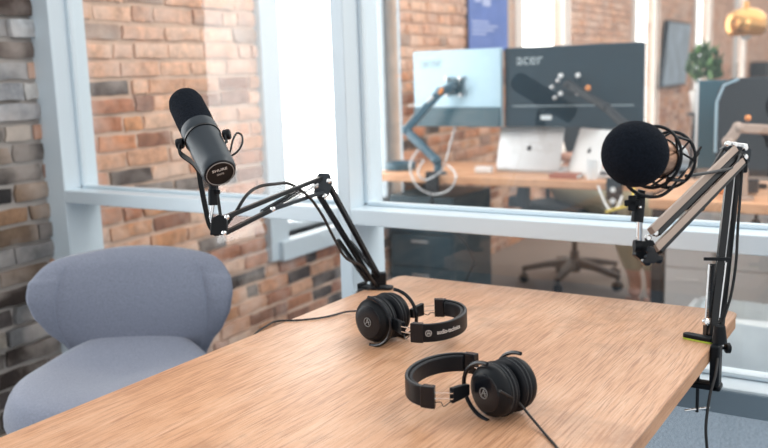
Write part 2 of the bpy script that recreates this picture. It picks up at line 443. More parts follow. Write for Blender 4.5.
for x0, x1 in ((-2.32, -1.27), (-1.232, .53)):                       # glazing beads round each pane
    for z in ((.913,) if x0 < -2 else (.913, .598)): FR.box(((x0+x1)/2, 1.866, z), (x1-x0, .022, .01))
for x in (-2.314, -1.276, -1.226): FR.box((x, 1.866, 1.9), (.012, .022, 2.0))
fr = struct('wall_glazed', FR, M['frame'], smooth=False, bevel=.003)
MB().box((-.351, Y0-.001, .562), (1.76, .006, .050)).build('rail_shade_plate', M['railfront'], fr, smooth=False, bevel=.002)  # added plate; its dark colour stands in for shade on the rail front
for x0, x1, z0, z1 in ((-2.32, -1.27, .908, 2.94), (-2.32, -1.27, .06, .868), (-1.232, .53, .908, 2.94), (-1.232, .53, .592, .868), (-1.232, .53, .06, .538)):
    g = MB(); g.bm.faces.new([g.bm.verts.new(p) for p in ((x0, 1.866, z0), (x1, 1.866, z0), (x1, 1.866, z1), (x0, 1.866, z1))])
    g.build('pane', M['glass'], fr, smooth=False)

# ------------------------------------------------------------------ podcast table
tb = thing('table', 'long light oak table with two headphones and two microphone arms on it', 'table', (-.69, .5, 0))
X0, X1, TY0, TY1, TZ = -1.075, -.307, -.45, 1.765, .76
def rrect(x0, x1, y0, y1, r, n=6):
    out = []
    for cx, cy, a0 in ((x1-r, y1-r, 0), (x0+r, y1-r, 90), (x0+r, y0+r, 180), (x1-r, y0+r, 270)):
        for k in range(n+1):
            a = R(a0+90*k/n); out.append((cx+r*math.cos(a), cy+r*math.sin(a)))
    return out
MB().prism(rrect(X0, X1, TY0, TY1, .022), TZ-.006, TZ).build('tabletop', M['table'], tb, bevel=.0015)
MB().prism(rrect(X0+.001, X1-.001, TY0+.001, TY1-.001, .022), TZ-.028, TZ-.006).build('edge_band', M['table_edge'], tb)
for x in (X0+.06, X1-.12):
    for y in (TY0+.1, TY1-.42):
        MB().box((x, y, .366), (.045, .045, .732)).build('leg', M['blackmetal'], tb, bevel=.003)
MB().box((-.69, .66, .712), (.5, 1.6, .04)).build('apron', M['blackmetal'], tb, bevel=.003)

# ------------------------------------------------------------------ upholstered chair
ch = thing('lounge_chair', 'grey blue felt upholstered chair with a wide winged back beside the brick wall', 'chair')
def interp(tab, t):
    for (a, p), (b, q) in zip(tab[:-1], tab[1:]):
        if t <= b:
            u = (t-a)/(b-a); u = u*u*(3-2*u)*.5+u*.5
            return p+(q-p)*u
    return tab[-1][1]
OUT = [(0, .170), (.08, .174), (.2, .195), (.35, .232), (.5, .256), (.65, .266), (.8, .260), (.9, .238), (.96, .205), (1., .14)]
def sgn(a, p): return math.copysign(abs(a)**p, a)
rows = []
for i in range(27):
    t = i/26; z = .475+.315*t; w = interp(OUT, t)
    th = .034*(1-max(0, (t-.86)/.14)**2*.9)
    row = []
    for k in range(40):
        a = 2*math.pi*k/40; u = sgn(math.cos(a), .8); v = sgn(math.sin(a), .75)
        x = w*u
        y = .215+.06*t-.05*math.sin(t*2.6)-1.15*abs(x)**2.1*(.5+.5*min(1, t*1.6))+v*th*(1-.35*abs(u)**3)
        row.append((x, y, z+.012*abs(u)**2*(-1 if t > .8 else 0)))
    rows.append(row)
MB().grid(rows).build('backrest', M['fabric'], ch, sub=1, angle=180)
rows = []
SP = [(.345, .5), (.352, .8), (.375, .97), (.41, 1.03), (.445, 1.0), (.468, .93), (.478, .84), (.481, .6), (.474, .3), (.47, .05)]
for z, k in SP:
    row = []
    for j in range(44):
        a = 2*math.pi*j/44; u = sgn(math.cos(a), .82); v = sgn(math.sin(a), .82)
        w = .25*(1-.28*max(0, v)**1.5)
        x = w*u*k; y = -.01+.240*v*k
        zz = z+.012+.075*max(0, (y-.03)/.2)**1.5*(1 if z > .44 else .4)+.018*min(1, abs(x)/.27)**2*(1 if z > .46 else 0)-.02*max(0, -y/.27)**3
        row.append((x, y, zz+.028))
    rows.append(row)
MB().grid(rows).build('seat', M['fabric'], ch, sub=1, angle=180)
for s in (-1, 1):                              # piping seams down each wing of the back
    pts = []
    for i in range(12):
        t = .12+.76*i/11; x = s*(.145+.05*math.sin(t*3)); y = .215+.06*t-.05*math.sin(t*2.6)-1.15*abs(x)**2.1*(.5+.5*min(1, t*1.6))-.0325*(1-.35*(abs(x)/.25)**3)
        pts.append((x, y-.001, .475+.315*t))
    MB().tube(pts, .0013, 6).build('seam', M['seam'], ch)
for sx in (-1, 1):
    for sy in (-1, 1):
        MB().tube([(sx*.13, sy*.12, .36), (sx*.23, sy*.22, .0)], [.016, .01], 12).build('leg', M['blackmetal'], ch)
ch.location = (-1.650, 1.380, .024); ch.rotation_euler.z = R(32)

# ------------------------------------------------------------------ headphones
def headset(label, group=None):
    S = 1.2
    h = thing('headphones', label, 'headphones', group=group); CR = Matrix.Rotation(R(-20), 3, 'Z')
    zc = .054
    for s in (-1, 1):
        tilt = .10*s
        ax = (CR@V((tilt*.8, s, .0))).normalized()
        c = CR@V((0, s*.001, 0))+V((0, 0, zc))
        f = frame_from(ax)
        cup = MB().lathe(c+ax*.021, ax, [(0, .046), (.004, .0485), (.012, .0485), (.019, .045), (.0245, .037), (.026, .034)], 40)
        cup = cup.build('earcup', M['black'], h)
        MB().lathe(c+ax*.045, ax, [(0, .036), (.0035, .0345), (.0045, .030), (.0038, .012), (.0038, .001)], 40).build('cap', M['blackgloss'], cup)
        fc = c+ax*.0502
        ring(fc, ax, .0095, .0008, M['dimink'], 'emblem_ring', cup, 32)
        X = V((0, 0, 1)).cross(ax).normalized(); Y = ax.cross(X)
        em = MB()                                  # the emblem: a slanted open A within the ring
        def q(a, b): return fc+X*a*.8+Y*b*.8
        em.tube([q(-.0065, -.006), q(.0005, .0085)], .0009, 6); em.tube([q(.0005, .0085), q(.006, -.0065)], .0009, 6)
        em.tube([q(-.004, -.001), q(.007, .001)], .0008, 6)
        em.build('emblem', M['dimink'], cup)
        # soft ear pad in pleated rings
        MB().lathe(c+ax*.003, ax, [(0, .028), (.0, .040), (.0025, .0475), (.006, .0505), (.0095, .0485), (.0105, .0455), (.0115, .0485), (.0145, .0515), (.0175, .0485), (.018, .046)], 44).build('ear_pad', M['pad'], cup)
        ring(c+ax*.0135, ax, .0470, .0018, M['padlight'], 'pad_piping', cup, 48)
        ring(c+ax*.0218, ax, .0478, .0015, M['padlight'], 'rim', cup, 48)
        # C shaped yoke around the cup
        pts = []
        for k in range(17):
            a = R(-92+184*k/16)
            pts.append(c+ax*.042+f@V((0, 0, 0))+(V((1, 0, 0))-ax*ax.x).normalized()*(.061*math.cos(a))+V((0, 0, 1))*(.0535*math.sin(a)))
        MB().tube(pts, .0040, 8).build('yoke', M['blackgloss'], h)
        # hinge arm, steel slider, end block
        p0 = c+ax*.040+V((.050, 0, 0))*(.75 if s > 0 else 1); p1 = V((.070, s*.080, zc)); p2 = V((.093, s*.094, zc))
        arm = MB(); rows = []
        for P3, hh in ((p0, .020), ((p0*.6+p1*.4), .026), (p1, .029)):
            d = (p1-p0).normalized(); n = V((0, 0, 1)).cross(d)
            rows.append([P3+n*a*.0045+V((0, 0, 1))*b*hh/2 for a, b in ((-1, -1), (1, -1), (1, 1), (-1, 1))])
        arm.grid(rows).build('hinge_arm', M['black'], h, bevel=.0015)
        for dz in (-.0055, .0055):
            MB().bar(p1+V((-.004, 0, dz)), p2+V((.004, 0, dz)), .0042, .0018).build('slider', M['chrome'], h)
        MB().tube(smooth_pts([p1+V((0, 0, -.010)), (p1+p2)/2+V((-.003, s*.006, -.017)), (p1+p2)/2+V((.004, s*.004, -.011)), p2+V((.002, 0, -.012))], 5), .0009, 6).build('lead_wire', M['rubber'], h)
        # (end block is built after the band follows it)
    # band runs from block to block round the apex
    def band(a):                                   # a from -1 to 1
        t = a*R(104)
        return V((.108+.072*math.cos(t) if abs(t) < R(90) else .108+.06*math.cos(t), .0985*math.sin(t) if abs(t) < R(90) else math.copysign(.0985-.012*(abs(t)-R(90))**2*3, t), zc))
    def strip(a0, a1, inner, outer, hz, name, m, n=28, par=h, bev=.0015):
        rows = []
        for k in range(n+1):
            a = a0+(a1-a0)*k/n; p = band(a); d = (band(a+.01)-band(a-.01)).normalized(); nn = d.cross(V((0, 0, 1)))
            rows.append([p+nn*x+V((0, 0, z)) for x, z in ((inner, -hz), (outer, -hz), (outer, hz), (inner, hz))])
        return MB().grid(rows).build(name, m, par, bevel=bev, angle=50)
    hb = strip(-.80, .80, .000, .0065, .0185, 'headband', M['black'], 36)
    strip(-.78, .78, -.0085, .0002, .0165, 'band_padding', M['pad'], 36, hb, .003)
    strip(-.8, .8, .0010, .0055, .0195, 'band_trim', M['padlight'], 36, hb, .0006)
    for s in (-1, 1):
        strip(s*1.0, s*.79, -.0065, .009, .0205, 'end_block', M['blackgloss'], 5)
    # brand lettering round the outside of the band, on the camera-side half
    LEN = .0985*1.25
    def wrap(side):
        def fn(x, y, z):
            a = side*(.40)+x/LEN*.62
            p = band(a); d = (band(a+.01)-band(a-.01)).normalized(); nn = d.cross(V((0, 0, 1)))
            return p+nn*(.0067+z)+V((0, 0, y))
        return fn
    text_mesh('audio-technica', .0135, M['silverink'], hb, wrap(-1), 'lettering', .0003, .0001)
    a = -.40-.063/LEN*.62; p = band(a); d = (band(a+.01)-band(a-.01)).normalized(); nn = d.cross(V((0, 0, 1)))
    lg = MB(); lg.tube([p+nn*.0069+d*.0062*math.cos(k*math.pi/12)+V((0, 0, .0062*math.sin(k*math.pi/12))) for k in range(24)], .0006, 6, True)
    lg.tube([p+nn*.007+d*-.0035+V((0, 0, -.0035)), p+nn*.007+V((0, 0, .005)), p+nn*.007+d*.0035+V((0, 0, -.0035))], .0006, 6)
    lg.tube([p+nn*.007+d*-.0025, p+nn*.007+d*.004], .0006, 6)
    lg.build('logo', M['silverink'], hb)
    return h
# ------------------------------------------------------------------ headphones on the table
h1 = headset('black headphones lying further back, with their cable running off the left table edge')
h1.location = (-.832, 1.300, .76); h1.rotation_euler.z = R(15); h1.scale = (.82,)*3
h2 = headset('black headphones lying nearer the front, with their cable running off the front right corner')
h2.location = (-.494, 1.080, .76); h2.rotation_euler.z = R(184); h2.scale = (.765,)*3
def lead(pts, label, r=.0019, group=None):
    o = MB().tube(smooth_pts(pts, 8), r, 8).build('headphone_cable', M['rubber'])
    return tag(o, label, 'cable', group)
lead([(-0.9284, 1.3757, 0.7850), (-0.9597, 1.4008, 0.7750), (-0.9986, 1.4179, 0.7640), (-1.0171, 1.3739, 0.7625), (-1.0496, 1.3344, 0.7625), (-1.0853, 1.3094, 0.7625), (-1.0853, 1.2784, 0.7625), (-1.081,1.225,.752), (-1.09,1.2,.70), (-1.10,1.17,.45), (-1.09,1.12,.012), (-1.02,1.0,.006)],
     'thin black cable from the further headphones over the left table edge')
lead([(-0.4725, 1.0211, 0.8180), (-0.4691, 1.0359, 0.8080), (-0.4645, 1.0617, 0.7900), (-0.4480, 1.0641, 0.7720), (-0.4156, 1.0376, 0.7625), (-0.3782, 0.9941, 0.7625), (-0.3352, 0.9296, 0.7625), (-.315,.70,.7625), (-.300,.67,.75), (-.297,.64,.6), (-.31,.6,.3), (-.33,.55,.006)],
     'thin black cable from the nearer headphones trailing over the table front')

# ------------------------------------------------------------------ left microphone: dark broadcast mic
HD, TL = (-1.1513, 1.1520, 1.2184), (-0.9784, 1.0552, 1.0895)
HD = V(HD); TL = V(TL); ax = (TL-HD).normalized(); LN = (TL-HD).length; O = TL-ax*.205
m1 = thing('microphone', 'dark broadcast microphone with long black foam tip, held up on the left arm', 'microphone', HD)
body = MB().lathe(O, ax, [(.084, 0.0279), (.086, 0.0311), (.104, 0.0311), (.106, 0.0299), (.190, 0.0292), (.199, 0.0287), (.205, 0.0264)], 40).build('mic_body', M['micbody'], m1)
MB().lathe(O, ax, [(-.018, 0.0037), (-.016, 0.0130), (-.010, 0.0223), (-.002, 0.0279), (.010, 0.0305), (.05, 0.0309), (.0855, 0.0302)], 40).build('foam_windscreen', M['foam'], m1)
end = MB().lathe(O, ax, [(.2035, 0.0264), (.2065, 0.0251), (.2068, 0.0249), (.206, 0.0009)], 40).build('end_plate', M['black'], m1)
fx = V(RV); fx = (fx-ax*fx.dot(ax)).normalized(); fy = ax.cross(fx)
if fy.z < 0: fx, fy = fx, -fy
if fx.cross(fy).dot(ax) < 0: pass
pl = lambda x, y, z: TL+fx*x+fy*y+ax*(.0022+z)
text_mesh('SHURE', .0070, M['silverink'], end, lambda x, y, z: pl(x*1.2, y+.008, z), 'lettering', .0002, .0001)
text_mesh('SM7B', .0052, M['dimink'], end, lambda x, y, z: pl(x, y-.001, z), 'lettering', .0002, .0001)
MB().tube([pl(.0228*math.cos(k*math.pi/18), .0228*math.sin(k*math.pi/18), .0) for k in range(36)], .0007, 6, True).build('end_ring', M['dimink'], end)
KL, KR = V((-1.0972, 1.0923, 1.1400)), V((-1.0351, 1.1280, 1.1515)); kx = (KR-KL).normalized(); kc = (KL+KR)/2
kc = O+ax*.112; KL, KR = kc-kx*.0385, kc+kx*.0385
yk = MB(); down = V((0, 0, -1)); dn = (ax-kx*ax.dot(kx)).normalized()
base = V((-1.0688, 1.1106, 1.0821))
for s, K in ((-1, KL), (1, KR)):
    pts = smooth_pts([K, K+dn*.022+kx*s*.001, K+(base-K)*.62+kx*s*.006, base+kx*s*.006, base], 6)
    rows = []
    for i, p in enumerate(pts):
        d = (pts[min(i+1, len(pts)-1)]-pts[max(i-1, 0)]).normalized(); n = d.cross(kx).normalized(); q2 = d.cross(n)
        rows.append([p+n*a*.0050+q2*b*.0012 for a, b in ((-1, -1), (1, -1), (1, 1), (-1, 1))])
    yk.grid(rows)
yk.build('yoke', M['blackmetal'], m1)
for s, K in ((-1, KL), (1, KR)):
    MB().lathe(K-kx*s*.004, kx*s, [(0, .0075), (.002, .0090), (.010, .0090), (.012, .008), (.0122, .001)], 24).build('knob', M['black'], m1)
MB().lathe(O, ax, [(.1085, .0290), (.1085, .0318), (.1125, .0318), (.1125, .0290)], 40).build('collar', M['blackmetal'], m1)
MB().tube(smooth_pts([(-0.9992, 1.0945, 1.1111), (-0.9941, 1.0993, 1.1191), (-0.9979, 1.1127, 1.1379), (-0.9997, 1.1258, 1.1486), (-0.9923, 1.1294, 1.1433), (-0.9847, 1.1196, 1.1308), (-0.9876, 1.1093, 1.1183), (-0.9936, 1.0983, 1.1126), (-1.0010, 1.0947, 1.1177)], 5), .0017, 8).build('cable_loop', M['rubber'], m1)

# ------------------------------------------------------------------ scissor arms
def coil(a, b, r, m, parent, turns=30, name='spring'):
    a, b = V(a), V(b); f = frame_from(b-a); L = (b-a).length; n = turns*8
    return MB().tube([a+f@V((r*math.cos(2*math.pi*i/8), r*math.sin(2*math.pi*i/8), L*i/n)) for i in range(n+1)], .0009, 4).build(name, m, parent)
def rod(parent, a, b, w, m, name, t=None, bev=.0008, up=(0, 0, 1)):
    return MB().bar(a, b, w, t, up).build(name, m, parent, bevel=bev)
def screw(parent, p, ax, r=.0045, m='chrome', h=.006, name='screw'):
    return MB().lathe(V(p)-V(ax).normalized()*h/2, ax, [(0, r*.8), (h*.15, r), (h*.7, r), (h, r*.6), (h*1.02, .0005)], 14).build(name, M[m], parent)
TOCAM = -V(FV)
aL = thing('boom_stand', 'black scissor boom arm clamped at the far left table corner', 'boom stand', (-1.055, 1.63, .76))
bs = V((-1.052, 1.625, .76))
MB().prism(rrect(-.020, .036, -.016, .016, .012), 0, .006, Matrix.Rotation(R(20), 3, 'Z'), bs).build('foot', M['black'], aL, bevel=.001)
MB().lathe(bs+V((-.006, 0, .004)), (0, 0, 1), [(0, .012), (.02, .011), (.024, .008), (.040, .008)], 20).build('socket', M['black'], aL)
MB().box((-1.0915, 1.622, .722), (.012, .026, .098)).box((-1.078, 1.622, .763), (.036, .026, .006)).box((-1.074, 1.622, .672), (.045, .026, .008)).build('clamp', M['black'], aL, bevel=.002)
MB().lathe((-1.062, 1.622, .63), (0, 0, 1), [(0, .004), (.08, .004), (.081, .009), (.087, .009)], 12).build('clamp_screw', M['chrome'], aL)
E1, E2 = V((-1.0477, 1.4043, 1.0138)), V((-1.0243, 1.4201, 1.0188))
B1, B2 = V((-1.0609, 1.6130, 0.7819)), V((-1.0461, 1.6236, 0.7880))
rod(aL, B2, E2, .0095, M['blackmetal'], 'lower_bar'); rod(aL, B1, E1, .0095, M['blackmetal'], 'lower_bar')
sa, sb = V((-1.0611, 1.4918, 0.8953)), V((-1.0603, 1.5957, 0.7834)); rod(aL, sa, sb, .0075, M['blackmetal'], 'tension_rod')
coil(V((-1.0393, 1.5046, 0.8903)), V((-1.0406, 1.5956, 0.8105)), .0045, M['black'], aL, 26)
MB().box(bs+V((.004, 0, .024)), (.034, .02, .028), frame_from((0, 0, 1), TOCAM)).build('base_bracket', M['black'], aL, bevel=.003)
el = V((-1.0335, 1.4093, 1.0238)); fe = frame_from(TOCAM)
MB().prism([(-.017, -.022), (.010, -.024), (.019, .004), (.014, .022), (-.006, .024), (-.019, .008)], -.008, .008, fe, el).build('elbow_plate', M['micbody'], aL, bevel=.002)
for px_ in ((-1.0333, 1.3856, 1.0248), (-1.0122, 1.4008, 1.0337), (-1.0170, 1.3918, 1.0048)): screw(aL, px_, TOCAM, .0048)
H1, H2 = V((-1.0337, 1.1228, 1.0037)), V((-1.0334, 1.1175, 0.9765))
U1, U2 = V((-1.0318, 1.4014, 1.0389)), V((-1.0267, 1.3990, 1.0114))
rod(aL, H1, U1, .0078, M['blackmetal'], 'upper_bar'); 
mid = V((-1.0356, 1.2527, 0.9984)); rod(aL, H2, mid, .0078, M['blackmetal'], 'upper_bar'); rod(aL, mid, U2, .0072, M['micbody'], 'upper_bar')
rod(aL, V((-1.0396, 1.2367, 0.9912)), V((-1.0272, 1.3843, 1.0292)), .0045, M['chrome'], 'tension_rod')
screw(aL, (-1.0242, 1.2388, 1.0010), TOCAM, .0048)
coil(V((-1.0396, 1.2257, 0.9966)), V((-1.0382, 1.3400, 1.0225)), .0042, M['darkgrey'], aL, 30)
hj = V((-1.0411, 1.1096, 0.9913))
MB().prism([(-.013, -.017), (.010, -.018), (.016, -.012), (.016, .014), (.004, .018), (-.010, .012)], -.009, .009, fe, hj).build('head_bracket', M['black'], aL, bevel=.002)
screw(aL, (-1.0187, 1.1090, 1.0067), TOCAM, .0042); screw(aL, (-1.0213, 1.1019, 0.9800), TOCAM, .0042)
MB().tube([(-1.0508, 1.1111, 1.0289), (-1.0523, 1.1057, 1.0070), (-1.0499, 1.1082, 0.9822)], .0036, 10).build('steel_stem', M['chrome'], aL)
MB().tube([(-1.0509, 1.1135, 1.0529), (-1.0506, 1.1106, 1.0255)], [.0085, .0085], 14).build('stem_socket', M['black'], aL)
MB().tube([(-1.0407, 1.1095, 1.0487), (-1.0349, 1.1132, 1.0485)], .004, 10).build('set_knob', M['black'], aL)
MB().tube(smooth_pts([(-1.0633, 1.1240, 1.1016), (-1.0552, 1.1177, 1.0748), (-1.0523, 1.1150, 1.0527)], 4), .0068, 12).build('mount_post', M['black'], aL)
rows = []
for p in smooth_pts([(-1.0783, 1.1108, 1.0835), (-1.0718, 1.1083, 1.0510), (-1.0638, 1.1064, 1.0167), (-1.0562, 1.1057, 0.9892), (-1.0448, 1.1093, 0.9718)], 5):
    p = V(p); rows.append([p+fe@V((a*.0042, b*.0022, 0)) if False else p+V(RV)*a*.0042+TOCAM*b*.003 for a, b in ((-1, -1), (1, -1), (1, 1), (-1, 1))])
MB().grid(rows).build('side_strap', M['black'], aL)
cL = MB().tube(smooth_pts([(-1.0074, 1.1011, 1.1103), (-1.0580, 1.1328, 1.0695), (-1.0556, 1.1308, 1.0224), (-1.0460, 1.1298, 0.9877), (-1.0377, 1.1508, 1.0062), (-1.0332, 1.1772, 1.0330), (-1.0357, 1.2139, 1.0444), (-1.0290, 1.2543, 1.0451), (-1.043,1.316,1.037), (-1.0243, 1.3463, 1.0106), (-1.0226, 1.3867, 0.9673), (-1.0263, 1.4324, 0.9084), (-1.0331, 1.4786, 0.8613), (-1.0474, 1.5586, 0.8265), (-1.0451, 1.5893, 0.7932), (-1.0479, 1.6127, 0.7694), (-1.0652, 1.6058, 0.7599), (-1.10,1.60,.72), (-1.105,1.6,.4), (-1.1,1.6,.006)], 7), .0030, 8).build('microphone_cable', M['rubber'])
tag(cL, 'thick black cable draped along the left boom arm from the broadcast microphone', 'cable')
for p in ((-1.043,1.316,1.037), ): pass

# ------------------------------------------------------------------ right microphone: condenser with a foam ball in a shock mount
BC = V((-0.3485, 1.1961, 1.1202)); BK = V((-0.3180, 1.3015, 1.1007))
ax2 = (BK-BC).normalized()
m2 = thing('microphone', 'studio microphone with a large round black foam ball in a spider shock mount', 'microphone', BC)
f2 = frame_from(ax2)
MB().ball(BC, (.0445, .0455, .0475), 36, 22, f2).build('foam_ball', M['foam'], m2)
mb2 = MB().lathe(BC, ax2, [(.03, .0255), (.100, .0255), (.104, .0235), (.106, .004)], 32).build('mic_body', M['silver'], m2)
MB().lathe(BC, ax2, [(.044, .0262), (.068, .0262)], 32).build('grille', M['copper'], mb2)
MB().lathe(BC, ax2, [(.106, .010), (.135, .0095), (.137, .007)], 20).build('cable_plug', M['black'], m2)
sm = []
for t, r in ((.046, .043), (.090, .040)):
    ring(BC+ax2*t, ax2, r, .0024, M['black'], 'shock_ring', m2, 40)
for k in range(8):                              # elastic spider cords
    a = 2*math.pi*k/8; b = a+(.5 if k % 2 else -.5)
    c0 = BC+ax2*.046+f2@V((.043*math.cos(a), .043*math.sin(a), 0)); c1 = BC+ax2*.068+f2@V((.0265*math.cos(b), .0265*math.sin(b), 0)); c2 = BC+ax2*.090+f2@V((.040*math.cos(a), .040*math.sin(a), 0))
    MB().tube([c0, c1], .0016, 6).build('elastic_cord', M['black'], m2); MB().tube([c1, c2], .0016, 6).build('elastic_cord', M['black'], m2)
for k in range(4):
    a = 2*math.pi*(k+.5)/4
    MB().tube([BC+ax2*.046+f2@V((.043*math.cos(a), .043*math.sin(a), 0)), BC+ax2*.090+f2@V((.040*math.cos(a), .040*math.sin(a), 0))], .0022, 6).build('cage_rod', M['black'], m2)
ring(BC+ax2*.068, ax2, .0268, .0017, M['black'], 'inner_ring', m2, 32)
MB().tube([(-0.3055, 1.2754, 1.0809), (-0.2887, 1.3180, 1.1201)], .0020, 8).build('cage_lever', M['black'], m2)
MB().tube([(-0.3138, 1.2490, 1.0653), (-0.2906, 1.3151, 1.1116)], .0017, 8).build('cage_lever', M['black'], m2)
MB().tube(smooth_pts([(-0.3720, 1.2159, 1.0841), (-0.3605, 1.2256, 1.0663), (-0.3472, 1.2439, 1.0559), (-0.3318, 1.2653, 1.0537), (-0.3204, 1.2863, 1.0631)], 5), .0026, 8).build('cradle_bar', M['black'], m2)

aR = thing('boom_stand', 'scissor boom arm with taupe bars clamped to the right table edge', 'boom stand', (-.29, 1.55, .76))
SB = V((-0.3583, 1.2494, 1.0285)); ST = V((-0.3559, 1.2542, 1.0628))
MB().tube([(-0.3579, 1.2438, 1.0177), (-0.3572, 1.2497, 1.0445), (-0.3568, 1.2525, 1.0572)], [.0088, .0085, .0075], 18).build('swivel_socket', M['black'], aR)
MB().tube([(-0.3560, 1.2498, 1.0532), (-0.3536, 1.2510, 1.0633)], .0055, 12).build('swivel_neck', M['black'], aR)
kn = MB(); kp = V((-0.3622, 1.2325, 1.0467)); 
kn.box(kp, (.011, .005, .022), frame_from((0, 0, 1), TOCAM)); kn.box(kp, (.022, .005, .009), frame_from((0, 0, 1), TOCAM)); kn.bar(kp, (-0.3591, 1.2462, 1.0449), .005)
kn.build('wing_knob', M['black'], aR, bevel=.0015)
screw(aR, (-0.3523, 1.2376, 1.0407), TOCAM, .0025)
MB().tube([(-0.3553, 1.2469, 1.0189), (-0.3556, 1.2476, 0.9821)], .0045, 12).build('steel_stem', M['chrome'], aR)
# head joint with its three lobed hand knob
hjr = V((-0.3516, 1.2545, 0.9737))
MB().prism([(-.014, -.006), (-.004, -.014), (.014, -.012), (.019, .004), (.012, .016), (-.010, .013)], -.010, .010, fe, hjr).build('head_bracket', M['black'], aR, bevel=.002)
kb = MB(); kc2 = V((-0.3363, 1.2358, 0.9698))
kb.lathe(kc2, TOCAM, [(0, .009), (.012, .009), (.013, .001)], 20)
for k in range(3):
    a = R(100+120*k); kb.lathe(kc2+fe@V((.0095*math.cos(a), .0095*math.sin(a), 0)), TOCAM, [(0, .0062), (.010, .0062), (.012, .004), (.0122, .0005)], 14)
kb.build('hand_knob', M['blackgloss'], aR)
MB().lathe(V((-0.3611, 1.2419, 0.9827)), V(RV), [(0, .009), (.010, .009)], 18).build('pivot_cap', M['black'], aR)
for p in ((-0.3372, 1.2629, 0.9998), (-0.3447, 1.2544, 0.9934)): screw(aR, p, TOCAM, .005, h=.008)
# upper section: two taupe bars in front, two black ones behind
def flat(a, b, w, t, m, name):
    a, b = V(a), V(b); d = (b-a).normalized(); n = (TOCAM-d*TOCAM.dot(d)).normalized(); x = d.cross(n)
    f = Matrix((x, n, d)).transposed()
    return MB().box((a+b)/2, (w, t, (b-a).length), f).build(name, m, aR, bevel=.0008)
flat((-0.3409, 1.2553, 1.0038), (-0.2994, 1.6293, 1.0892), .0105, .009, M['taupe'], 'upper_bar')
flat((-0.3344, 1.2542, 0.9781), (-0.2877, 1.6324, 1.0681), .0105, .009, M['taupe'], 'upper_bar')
flat((-0.3386, 1.2791, 0.9955), (-0.2954, 1.6543, 1.0817), .008, .009, M['black'], 'upper_bar')
flat((-0.3345, 1.2765, 0.9695), (-0.2853, 1.6571, 1.0639), .006, .009, M['black'], 'upper_bar')
flat((-0.3291, 1.4507, 1.0125), (-0.3052, 1.6637, 1.0699), .009, .008, M['black'], 'spring_sleeve')
flat((-0.3211, 1.4787, 1.0072), (-0.2972, 1.6783, 1.0578), .007, .008, M['black'], 'spring_sleeve')
flat((-0.3304, 1.5528, 1.0460), (-0.3227, 1.6629, 1.0912), .0045, .005, M['black'], 'tension_rod')
MB().tube([(-0.3338, 1.4241, 1.0145), (-0.3116, 1.4494, 1.0104)], .005, 10).build('cross_pin', M['black'], aR)
screw(aR, (-0.3303, 1.4153, 1.0192), TOCAM, .003)
# elbow
MB().prism([(-.026, .012), (-.014, .020), (.016, .020), (.027, .008), (.022, -.016), (-.002, -.010)], -.010, .010, fe, V((-0.3055, 1.6646, 1.0752))).build('elbow_plate', M['micbody'], aR, bevel=.002)
for p in ((-0.3113, 1.6294, 1.0978), (-0.3008, 1.6357, 1.0956), (-0.2856, 1.6441, 1.0899), (-0.2846, 1.6416, 1.0743)): screw(aR, p, TOCAM, .0055, h=.012)
MB().bar((-0.3139, 1.6340, 1.0991), (-0.2837, 1.6519, 1.0928), .007).build('cross_bolt', M['chrome'], aR, bevel=.001)
MB().box(V((-0.2902, 1.6477, 1.0630)), (.016, .014, .034), frame_from((0, 0, 1), TOCAM)).build('cable_clip', M['black'], aR, bevel=.002)
# lower section
flat((-0.3075, 1.6421, 1.0595), (-0.3140, 1.5607, 0.7681), .0125, .010, M['blackmetal'], 'lower_bar')
flat((-0.2985, 1.6584, 1.0527), (-0.3060, 1.5885, 0.7615), .0095, .010, M['blackmetal'], 'lower_bar')
flat((-0.3029, 1.6498, 1.0535), (-0.3116, 1.5811, 0.7720), .004, .006, M['silver'], 'tension_rod')
for (xa, xb, nm) in (((-0.3263, 1.5779, 0.8911), (-0.3259, 1.5579, 0.7910), 'spring_rod'), ((-0.3013, 1.5943, 0.8936), (-0.3055, 1.5720, 0.7971), 'spring_rod')):
    flat(xa, xb, .003, .003, M['chrome'], nm)
coil((-0.3214, 1.5868, 0.8898), (-0.3229, 1.5669, 0.7963), .0055, M['darkgrey'], aR, 34)
coil((-0.3075, 1.6013, 0.8881), (-0.3105, 1.5803, 0.7943), .0055, M['black'], aR, 34)
flat((-0.3333, 1.5696, 0.9012), (-0.2932, 1.5947, 0.8996), .006, .006, M['black'], 'cross_pin')
screw(aR, (-0.3213, 1.5437, 0.7953), TOCAM, .0062, h=.008); screw(aR, (-0.3050, 1.5635, 0.7831), TOCAM, .005)
MB().box(V((-0.3161, 1.5783, 0.7722)), (.030, .022, .034), frame_from((0, 0, 1), TOCAM)).build('base_bracket', M['black'], aR, bevel=.003)
# clamp
cx, cy = -.3045, 1.525
MB().prism(rrect(-.030, .026, -.009, .009, .008), .0, .007, Matrix.Rotation(R(-12), 3, 'Z'), V((-.331, cy+.020, .7625))).build('foot', M['black'], aR, bevel=.0015)
MB().prism(rrect(-.030, .026, -.009, .009, .008), 0, .0028, Matrix.Rotation(R(-12), 3, 'Z'), V((-.331, cy+.020, .7600))).build('rubber_pad', M['lime'], aR)
MB().box((cx+.0055, cy, .724), (.016, .026, .080)).box((cx-.010, cy, .688), (.052, .026, .011)).build('clamp_body', M['black'], aR, bevel=.003)
MB().lathe((cx+.008, cy+.01, .764), (0, 0, 1), [(0, .013), (.016, .011), (.03, .009)], 18).build('socket', M['black'], aR)
MB().lathe((-.328, cy, .636), (0, 0, 1), [(0, .003), (.089, .003), (.090, .009), (.095, .009)], 14).build('clamp_screw', M['blackmetal'], aR)
tb_ = MB(); tb_.tube([V((-.328, cy, .641))-V(RV)*.022-V((0, 0, .003)), V((-.328, cy, .641))+V(RV)*.022+V((0, 0, .003))], .0024, 10)
tb_.build('t_handle', M['chrome'], aR)
